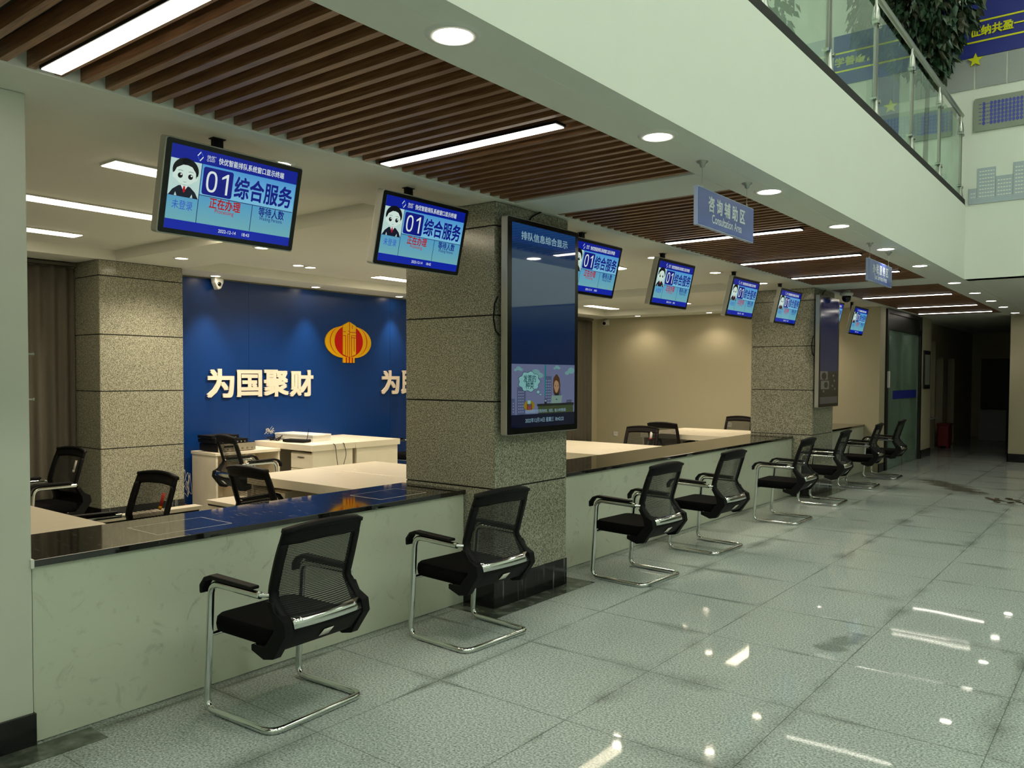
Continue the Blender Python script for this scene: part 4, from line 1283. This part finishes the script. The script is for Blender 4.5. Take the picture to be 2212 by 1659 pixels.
for x, z, lab in ((-8.60, .415, 'white wall socket on the cream wall, left one near the curtain'), (-6.15, .70, 'white wall socket on the cream wall left of the second column')):
    t = thing('wall_socket', lab, 'socket', (x, 14.50, z), 0, 'wall sockets')
    MB().rprism(.088, .088, .008, -.012, -.0005, 'XZ').build('plate', 'white_plastic', t)
    MB().box(-.015, -.0125, -.003, -.008, -.0121, .012).box(.008, -.0125, -.003, .015, -.0121, .012).build('slots', 'black_plastic', t)

# ================================================================== GLASS DOOR AND FAR END
t = thing('glass_partition', 'dark framed glass door with a blue sticker stripe near the passage', 'glass door', (-3.53, 14.86, 0))
MB().box(-.03, .01, 0, .03, .11, 2.765).box(-.03, 2.60, 0, .03, 2.70, 2.765).box(-.03, .11, 2.42, .03, 2.60, 2.50).box(-.03, .11, 2.70, .03, 2.60, 2.765).build('frame', 'frame_dark', t)
MB().box(-.006, .115, .012, .006, 1.28, 2.415).build('fixed_pane', 'door_glass', t)
lf = MB().box(-.02, 1.22, .012, -.008, 2.56, 2.415).build('sliding_leaf', 'door_glass', t)
MB().box(-.006, .115, 2.505, .006, 2.595, 2.695).build('transom_pane', 'frame_dark', t)
MB().box(.0065, .52, 1.21, .0075, 2.36, 1.36).build('sticker_stripe', 'stripe_blue', t)
MB().box(.031, .03, 1.42, .06, .09, 1.70).build('access_box', 'white_plastic', t)
MB().box(-.04, 1.18, .0, .02, 1.26, .22).build('floor_clamp', 'steel', t)
t = thing('picture_frame', 'dark framed notice on the pier beside the glass door', 'picture', (-3.497, 17.95, 1.75))
MB().box(0, -.28, -.38, .022, .28, .38).build('frame', 'frame_dark', t)
MB().box(.0222, -.22, -.30, .024, .22, .30).build('print', 'board_grey', t)
t = thing('red_tub', 'tall red plastic tub standing in the dark passage', 'bin', (-3.60, 20.55, 0))
MB().prism(rrect(.24, .40, .03), .05, .52, 'XY').build('body', 'red_plastic', t, bevel=.01)
MB().prism(rrect(.27, .44, .03), .521, .56, 'XY').build('rim', 'red_plastic', t)
for sx in (-1, 1):
    for sy in (-1, 1):
        MB().box(sx * .08 - .02, sy * .15 - .02, 0, sx * .08 + .02, sy * .15 + .02, .05).build('foot', 'red_plastic', t)
t = thing('passage_cabinet', 'low pale cabinet at the end of the dark passage', 'cabinet', (-3.1, 24.1, 0))
MB().box(-.30, -.2, 0, .30, .2, .74).build('body', 'mural_grey', t)
MB().box(-.31, -.21, .741, .31, .21, .77).build('top_board', 'mural_grey', t)
mb = MB()
for k in range(16):
    x, y = -1.38 + random.uniform(-.22, .30), 12.25 + random.uniform(-.25, .25)
    a = random.uniform(0, 6.28)
    h = random.uniform(.01, .03) if k else .10
    R = Matrix.Translation((x, y, h * .5)) @ Matrix.Rotation(a, 4, 'Z') @ Matrix.Rotation(random.uniform(-.2, .2) if k else .9, 4, 'Y')
    mb.box(-random.uniform(.03, .09), -.02, -.004, .06, .025, .004, 0, R)
tag(mb.build('leaf_litter', 'brown_litter'), 'scraps of brown litter on the floor towards the right edge', 'litter', kind='stuff')

# ================================================================== BALCONY RAILING
PY = [-.35, .91, 2.17, 3.43, 4.69, 5.93, 7.17, 8.46, 9.75, 11.0]
t = thing('balcony_railing', 'steel and glass railing along the upper floor edge', 'railing', (-1.82, 0, 3.655))
MB().box(-.03, -1.6, 0, .048, 11.08, .075).build('kerb', 'joint', t)
MB().tube([(.0, -1.6, 1.075), (.0, 11.07, 1.075)], .026, 14).build('handrail', 'steel', t)
for y in PY:
    p = MB()
    for s in (-1, 1):
        p.box(-.006 - .002, y + s * .030 - .008, .076, .014, y + s * .030 + .008, .86)
    p.lathe([(.040, .076), (.040, .10), (.030, .16), (.026, .24)], 10, mat=Matrix.Translation((0, y, 0)))
    p.lathe([(.028, .84), (.036, .88), (.026, .96), (.012, 1.0), (.010, 1.055)], 10, mat=Matrix.Translation((0, y, 0)))
    po = p.build('post', 'steel', t)
    for z in (.22, .84):
        c = MB()
        for s in (-1, 1):
            c.cyl((-.01, y + s * .062, z), (.03, y + s * .062, z), .018, 10)
        c.box(.012, y - .062, z - .008, .02, y + .062, z + .008)
        c.build('glass_clamp', 'chrome', po)
for a, b in zip(PY, PY[1:]):
    MB().box(-.004, a + .055, .10, .004, b - .055, .95).build('glass_pane', 'glass', t)

# ================================================================== HANGING FOLIAGE TREE ON THE UPPER FLOOR
def tree(x, y, zt, rx, ry, z0, n, lab, cx=0.0, slope=0.0):
    t = thing('potted_tree', lab, 'plant', (x, y, 3.655))
    MB().lathe([(.0005, 0), (.13, 0), (.17, .16), (.18, .32), (.165, .33), (.15, .29), (.0005, .28)], 20).build('pot', 'pot', t)
    tr = MB().tube([(0, 0, .28), (.01, .02, 1.2), (-.01, .01, 2.2), (.02, 0, zt - .4)], .028, 8, r1=.012)
    for k in range(16):
        a = k * 2.4
        z = z0 + (zt - z0) * (.45 + .5 * k / 16)
        tr.tube([(0, 0, z), (rx * .5 * math.cos(a), ry * .5 * math.sin(a), z + .18), (rx * .85 * math.cos(a), ry * .85 * math.sin(a), z - .05)], .009, 5, r1=.004)
    tr.build('trunk', 'bark', t)
    lf = MB()
    for k in range(n):
        a = random.uniform(0, 2 * math.pi)
        f = random.random()
        z = z0 + (zt - z0) * f
        q = math.sqrt(random.random()) * (min(1.0, .35 + f * 1.6) if f < .8 else (1.15 - (f - .8) * 2.5))
        p = Vector((cx + rx * q * math.cos(a), ry * q * math.sin(a), z))
        if z < z0 + .22 - slope * (p.x - cx):
            continue
        L, wd_ = random.uniform(.09, .17), random.uniform(.024, .042)
        d = Vector((math.cos(a) * .45 + random.uniform(-.4, .4), math.sin(a) * .45 + random.uniform(-.4, .4), -1.1 + random.uniform(-.1, .5))).normalized()
        sd = d.cross(Vector((random.uniform(-1, 1), random.uniform(-1, 1), .3))).normalized()
        up = sd.cross(d)
        v = [p, p + d * L * .35 + sd * wd_ + up * .006, p + d * L * .5 + up * .014, p + d * L * .35 - sd * wd_ + up * .006, p + d * L]
        lf.add(v, [(0, 1, 2), (0, 2, 3), (1, 4, 2), (2, 4, 3)], 0 if random.random() < .72 else 1)
    lf.build('foliage', ['leaf', 'leaf2'], t)
    return t
tree(-2.06, 10.30, 3.4, .70, .52, 1.22, 5200, 'dark leafy indoor tree hanging over the upper railing', -.14, .75)
tree(-3.6, 8.3, 3.3, .75, .7, .9, 1500, 'added leafy tree on the upper floor, standing in for a green reflection in the glass railing')  # added tree that imitates a green reflection in the railing glass

# ================================================================== UPPER WALL DISPLAY
def place(mb, name, mats, lab, cat, group=None, loc=(0, 0, 0)):
    return tag(mb.build(name, mats, None, loc=loc), lab, cat, group)
RZ = Matrix.Rotation(math.radians(-90), 4, 'Z')      # writing laid out in YZ turned to face -Y
def onwall(x, z, d=0.0):
    return Matrix.Translation((x, 11.10 - d, z)) @ RZ
t = thing('wall_banner', 'blue wall banner with yellow lines and yellow characters on the upper far wall', 'banner', (-1.2, 11.098, 5.40))
MB().box(-2.13, -.012, 0.0, 2.9, 0, .64).build('panel', 'banner', t)
MB().box(-2.13, -.016, .165, 2.9, -.0125, .185).box(-2.13, -.016, .40, 2.9, -.0125, .42).build('yellow_lines', 'yellow', t)
mb = MB()
mb.text('学善编自真 发', .12, (0.0, 0, 0), 0, .03, .01, mat=Matrix.Translation((-1.71, -.016, .295)) @ RZ, width=.80)
mb.build('characters', 'yellow', t)
mb = MB()
mb.text('征纳共盈一', .12, (0.0, 0, 0), 0, .03, .01, mat=Matrix.Translation((-.275, -.016, .295)) @ RZ, width=.55)
mb.build('characters', 'yellow', t)
for x, z, r, lab in ((-1.69, 5.36, .085, 'yellow star right of the hanging foliage, at the banner edge'), (-2.62, 5.0, .09, 'yellow star seen through the glass railing')):
    pts = []
    for k in range(10):
        a = math.pi / 2 + k * math.pi / 5
        q = r if k % 2 == 0 else r * .42
        pts.append((q * math.cos(a), q * math.sin(a)))
    place(MB().prism(pts, -.032, -.02, 'XZ'), 'wall_star', 'yellow', lab, 'star', 'yellow wall stars', (x, 11.10, z))
t = thing('wall_panelling', 'row of grey wall panels below the blue banner', 'wall panels', (-2.0, 11.098, 5.03))
for k in range(2, 7):
    x0 = -1.005 + k * .33
    MB().box(x0, -.008, 0, x0 + .312, 0, .36).build('grey_panel', 'mural_grey', t)
place(MB().box(-.16, -.010, 0, .16, -.001, .94), 'blue_wall_panel', 'banner', 'upright blue wall panel seen through the glass railing', 'wall panel', None, (-2.69, 11.10, 4.455))
def notice(x0, x1, z0, z1, lab, g0):
    t = thing('notice_board', lab, 'notice board', ((x0 + x1) / 2, 11.098, (z0 + z1) / 2), 0, 'grey notice boards')
    w, h = x1 - x0, z1 - z0
    MB().rprism(w, h, .03, -.016, 0, 'XZ').build('board', 'board_grey', t)
    mb = MB()
    q = -w / 2 + g0
    col = 0
    while q < w / 2 - .05:
        for j in range(6):
            zz = h * .30 - j * h * .115
            if col == 0 or col == 2:
                mb.box(q, -.0175, zz - .004, q + .03, -.0162, zz + .004)
            else:
                mb.box(q, -.0175, zz - .016, q + .03, -.0162, zz + .016)
                mb.box(q + .008, -.0177, zz - .024, q + .020, -.0162, zz + .024)
        q += .038
        col += 1
    mb.build('printed_rows', 'board_blue', t)
notice(-1.70, -.45, 4.515, 4.905, 'grey notice board with blue rows at the right edge of the upper wall', .055)
notice(-2.36, -1.88, 4.515, 4.86, 'grey notice board with blue rows seen through the railing glass', .06)
mb = MB()
bl = [(-1.735, -1.655, .17), (-1.645, -1.46, .40), (-1.455, -1.285, .285), (-1.28, -1.10, .42), (-1.09, -.90, .30), (-.89, -.70, .46)]
for a, b, h in bl:
    mb.box(a, -.010, .0502, b, 0, h)
mb.box(-1.735, -.010, -.015, -.6, 0, .05)
t = thing('skyline_cutout', 'pale blue city skyline cut-out at the foot of the upper wall', 'wall decoration', (0, 11.098, 3.68))
mb.build('silhouette', 'skyline', t)
mb = MB()
for a, b, h in bl:
    z = .06
    while z < h - .03:
        x = a + .02
        while x < b - .02:
            mb.box(x, -.0115, z, min(x + .02, b - .012), -.0102, z + .012)
            x += .028
        z += .042
mb.build('window_rows', 'white_wall', t)
